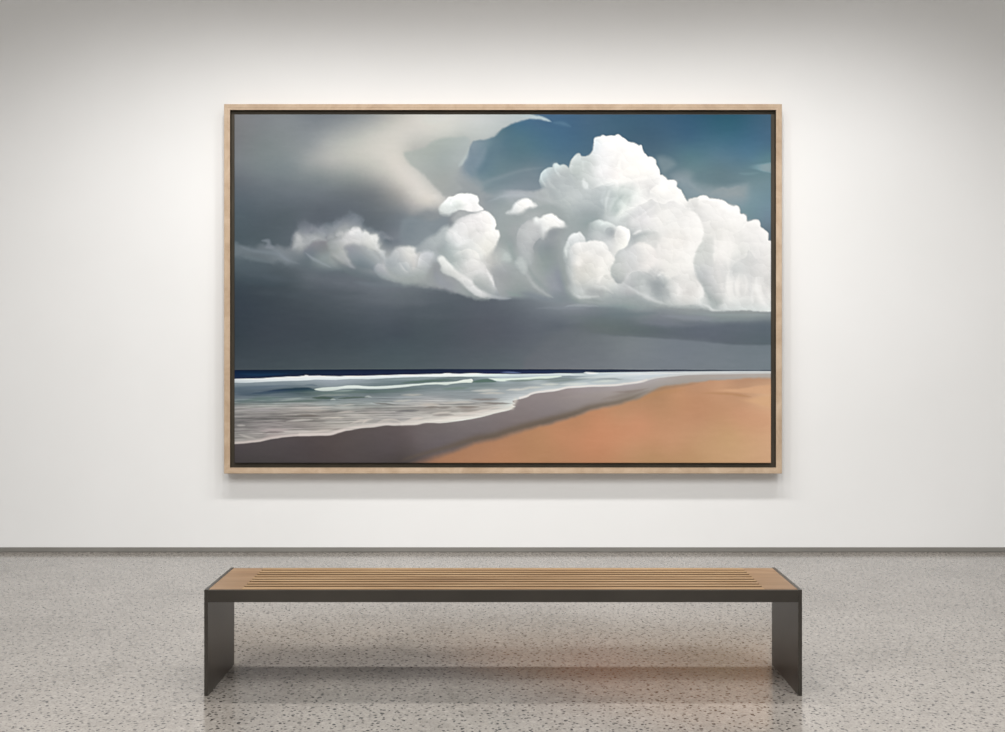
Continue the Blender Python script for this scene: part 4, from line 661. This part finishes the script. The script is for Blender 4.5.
FLO = (.195, .175, .155); FHI = (.325, .298, .27)
M_WALL = wall_mat(); M_FLOOR = floor_mat()
M_CEIL = NT('matt_white_ceiling', .9, spec=.2).m; M_CEIL.node_tree.nodes['Principled BSDF'].inputs['Base Color'].default_value = (.62, .61, .59, 1)
M_STEEL = metal_mat('dark_bronze_steel', (.052, .045, .037), .36, .35, .3)
M_BASE = metal_mat('brushed_grey_aluminium', (.25, .24, .22), .55, .2)
M_SEAT = wood_mat('oiled_oak_slats', (.19, .11, .052), (.285, .18, .092), (.37, .25, .14), (1.6, 26, 26), .42, board=.055)
M_END = wood_mat('oiled_oak_end_boards', (.175, .102, .052), (.225, .14, .078), (.27, .175, .102), (2.5, 22, 22), .42, board=.055)
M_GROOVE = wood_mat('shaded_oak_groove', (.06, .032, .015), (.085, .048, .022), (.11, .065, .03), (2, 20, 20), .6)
M_FRAME = wood_mat('pale_oak_frame', (.40, .285, .19), (.48, .355, .245), (.56, .43, .31), (7, 7, 7), .5)
M_LINER = metal_mat('dark_brown_stained_liner', (.07, .056, .038), .6, 0, .3, .3)
M_EDGE = metal_mat('primed_canvas_edge', (.09, .085, .07), .7, 0, .2, .3)

# ---- room shell -----------------------------------------------------------
def structure(name, bm, m):
    o = obj(name, bm, m); o['kind'] = 'structure'; return o
structure('floor', one_box(-SIDE, SIDE, BACK, WALL+.2, -.2, 0), M_FLOOR)
structure('wall_back', one_box(-SIDE, SIDE, WALL, WALL+.2, 0, CEIL), M_WALL)
structure('wall_left', one_box(-SIDE-.2, -SIDE, BACK, WALL+.2, 0, CEIL), M_WALL)
structure('wall_right', one_box(SIDE, SIDE+.2, BACK, WALL+.2, 0, CEIL), M_WALL)
structure('wall_front', one_box(-SIDE, SIDE, BACK-.2, BACK, 0, CEIL), M_WALL)
structure('ceiling', one_box(-SIDE, SIDE, BACK, WALL+.2, CEIL, CEIL+.2), M_CEIL)
bm = bmesh.new(); box(bm, -SIDE, SIDE, WALL-.006, WALL, .0045, .034); box(bm, -SIDE, SIDE, WALL-.003, WALL, 0, .0045)
structure('baseboard_back', bm, M_BASE)

# ---- bench ------------------------------------------------------------------
BX = .0027; D0 = 4.838; DEP = .478; HW = 1.2635; HT = .449; TH = .016; AP = .053
bench = bpy.data.objects.new('bench', None); COL.objects.link(bench); bench.location = (BX, D0+DEP/2, 0)
bench['label'] = 'long low bench with oak slatted seat and dark bronze steel panel legs'
bench['category'] = 'bench'
h = DEP/2
for s in (-1, 1):
    x0, x1 = sorted((s*HW, s*(HW-TH)))
    obj('leg', one_box(x0, x1, -h, h, 0, HT), M_STEEL, bench, .0012)
for s in (-1, 1):
    y0, y1 = sorted((s*h, s*(h-.012)))
    if s < 0: obj('apron', one_box(-HW+TH, HW-TH, y0, y1, HT-AP, HT-.0015), M_STEEL, bench, .001)
    else: obj('apron', one_box(-HW+TH, HW-TH, y0, y1, HT-AP, HT-.0035), M_STEEL, bench, .001)
EB = .139                                                 # solid end boards
bm = bmesh.new(); pitch = (DEP-.012*2-.002)/9; gap = .0175
for k in range(9):
    y = -h+.013+k*pitch
    box(bm, -HW+TH+EB, HW-TH-EB, y+(gap/2 if k else 0), y+pitch-(gap/2 if k < 8 else 0), HT-.026, HT)
bmesh.ops.recalc_face_normals(bm, faces=bm.faces)
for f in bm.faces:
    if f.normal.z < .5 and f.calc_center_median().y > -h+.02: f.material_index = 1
obj('slatted_seat', bm, [M_SEAT, M_GROOVE], bench)
o = obj('seat_base', one_box(-HW+TH+.001, HW-TH-.001, -h+.0125, h-.0125, HT-.036, HT-.0262), M_GROOVE, bench); o['label'] = 'dark board under the slats'
for s in (-1, 1):
    x0, x1 = sorted((s*(HW-TH-.0005), s*(HW-TH-EB+.0003)))
    e = obj('end_board', one_box(x0, x1, -h+.013, h-.013, HT-.026, HT), M_END, bench, .0012)
    e['label'] = 'solid oak board at the end of the slats'

# ---- painting ---------------------------------------------------------------
FD = .105; FY = WALL-FD; K = F/FY
def wx(px, D=FY): return (px-CX)/F*D
def wz(py, D=FY): return EYE-(py-HY)/F*D
X0, X1, Z0, Z1 = wx(224), wx(782), wz(473.6), wz(104)
cxm = (X0+X1)/2
pic = bpy.data.objects.new('framed_painting', None); COL.objects.link(pic); pic.location = (cxm, WALL, Z0)
pic['label'] = 'large oak-framed painting of white storm clouds above sea and orange beach'
pic['category'] = 'painting'
BD = FD-.034; hw = (X1-X0)/2; hh = Z1-Z0; FW = .0415
# floater frame: four mitred bars with a small step on the inner lip
bm = bmesh.new()
def ring(inset, y):
    return [bm.verts.new(p) for p in ((-hw+inset, y, inset), (hw-inset, y, inset), (hw-inset, y, hh-inset), (-hw+inset, y, hh-inset))]
R_ = [ring(0, 0), ring(0, -FD+.002), ring(.002, -FD), ring(.024, -FD), ring(.026, -FD+.0015), ring(FW-.001, -FD+.0015), ring(FW, -FD+.003), ring(FW, -BD), ring(FW+.03, -BD), ring(FW+.03, 0)]
fm = []
for a, b in zip(R_, R_[1:]):
    for i in range(4):
        f = bm.faces.new((a[i], a[(i+1) % 4], b[(i+1) % 4], b[i]))
        if R_.index(a) >= 6: f.material_index = 1
for i in range(4): bm.faces.new((R_[-1][i], R_[-1][(i+1) % 4], R_[0][(i+1) % 4], R_[0][i]))
obj('frame', bm, [M_FRAME, M_LINER], pic)
bm = one_box(-hw+FW+.004, hw-FW-.004, -BD+.001, -.004, FW+.004, hh-FW-.004)
obj('backing', bm, M_LINER, pic)['label'] = 'dark backing seen in the gap round the canvas'
# canvas: the picture is paint on the front, one colour per vertex
CD = FY+.012                                        # its face sits 12 mm behind the front of the frame
cx0, cx1, cz0, cz1 = wx(PX0, CD)-cxm, wx(PX1, CD)-cxm, wz(PY1, CD)-Z0, wz(PY0, CD)-Z0
img = paint()
yc = CD-WALL
gx, gz = np.meshgrid(np.linspace(cx0, cx1, PW), np.linspace(cz1, cz0, PH))
nv = PW*PH
co = np.stack([gx, np.full_like(gx, yc), gz], -1).reshape(-1, 3)
border = np.concatenate([np.arange(PW), np.arange(1, PH)*PW+PW-1, (PH-1)*PW+np.arange(PW-2, -1, -1), np.arange(PH-2, 0, -1)*PW])
back = co[border].copy(); back[:, 1] = -BD+.001
co = np.vstack([co, back])
i, j = np.meshgrid(np.arange(PH-1), np.arange(PW-1), indexing='ij')
a = (i*PW+j).ravel(); faces = np.stack([a, a+PW, a+PW+1, a+1], -1)
nb = len(border); k = np.arange(nb); k2 = (k+1) % nb
side = np.stack([border[k], border[k2], nv+k2, nv+k], -1)
allf = np.vstack([faces, side]).astype(np.int32)
me = bpy.data.meshes.new('canvas')
me.vertices.add(len(co)); me.vertices.foreach_set('co', co.astype(np.float32).ravel())
me.loops.add(allf.size); me.loops.foreach_set('vertex_index', allf.ravel())
me.polygons.add(len(allf)); me.polygons.foreach_set('loop_start', np.arange(len(allf), dtype=np.int32)*4)
me.polygons.foreach_set('loop_total', np.full(len(allf), 4, np.int32))
mi = np.zeros(len(allf), np.int32); mi[len(faces):] = 1
t = NT('oil_paint', .7, spec=.04)
me.materials.append(t.m); me.materials.append(M_EDGE)
me.polygons.foreach_set('material_index', mi)
me.update(calc_edges=True); me.validate()
lc = np.where(img <= .04045, img/12.92, ((img+.055)/1.055)**2.4)*PAINT_GAIN
rgba = np.ones((len(co), 4), np.float32); rgba[:nv, :3] = lc.reshape(-1, 3); rgba[nv:, :3] = .2
at = me.color_attributes.new('paint', 'FLOAT_COLOR', 'POINT'); at.data.foreach_set('color', rgba.ravel())
ca = t.n('ShaderNodeVertexColor'); ca.layer_name = 'paint'; t.l(ca.outputs[0], t.b.inputs['Base Color'])
link('canvas', me, None, pic)

# ---- lights -----------------------------------------------------------------
def aim(o, p): o.rotation_euler = (Vector(p)-o.location).to_track_quat('-Z', 'Y').to_euler()
def spot(name, loc, target, w, size, blend, r, col=(1, .988, .976)):
    l = bpy.data.lights.new(name, 'SPOT'); l.energy = w; l.spot_size = math.radians(size); l.spot_blend = blend; l.shadow_soft_size = r; l.color = col
    o = bpy.data.objects.new(name, l); COL.objects.link(o); o.location = loc; aim(o, target); return o
for x in AX:
    spot('track_spot', (x, A_Y, 4.8), (x, A_T, 0), A_W, A_SIZE, A_BLEND, .16)
for x in BXS:
    spot('track_spot_rear', (x, B_Y, 4.8), (x, B_T, 0), B_W, B_SIZE, .9, .08)
l = bpy.data.lights.new('ambient_fill', 'AREA'); l.shape = 'RECTANGLE'; l.size = 12; l.size_y = 5; l.energy = P_W; l.color = (1, .995, .982)  # unseen area lamp added under the ceiling as soft ambient fill
o = bpy.data.objects.new('ambient_fill', l); COL.objects.link(o); o.location = (0, P_Y, CEIL-.05)
w = bpy.data.worlds.new('world'); SC.world = w; w.use_nodes = True
w.node_tree.nodes['Background'].inputs[0].default_value = (.5, .5, .5, 1); w.node_tree.nodes['Background'].inputs[1].default_value = .3

# ---- camera -----------------------------------------------------------------
cd = bpy.data.cameras.new('camera'); cam = bpy.data.objects.new('camera', cd); COL.objects.link(cam)
cam.location = (0, 0, EYE); cam.rotation_euler = (math.pi/2, 0, 0)
cd.sensor_width = 36; cd.lens = 36*F/1005; cd.shift_y = -(366-HY)/1005
SC.camera = cam
vs = SC.view_settings; SC.display_settings.display_device = 'sRGB'
vs.view_transform = 'Standard'; vs.look = 'None'; vs.gamma = 1; vs.use_curve_mapping = False; vs.exposure = EXPO
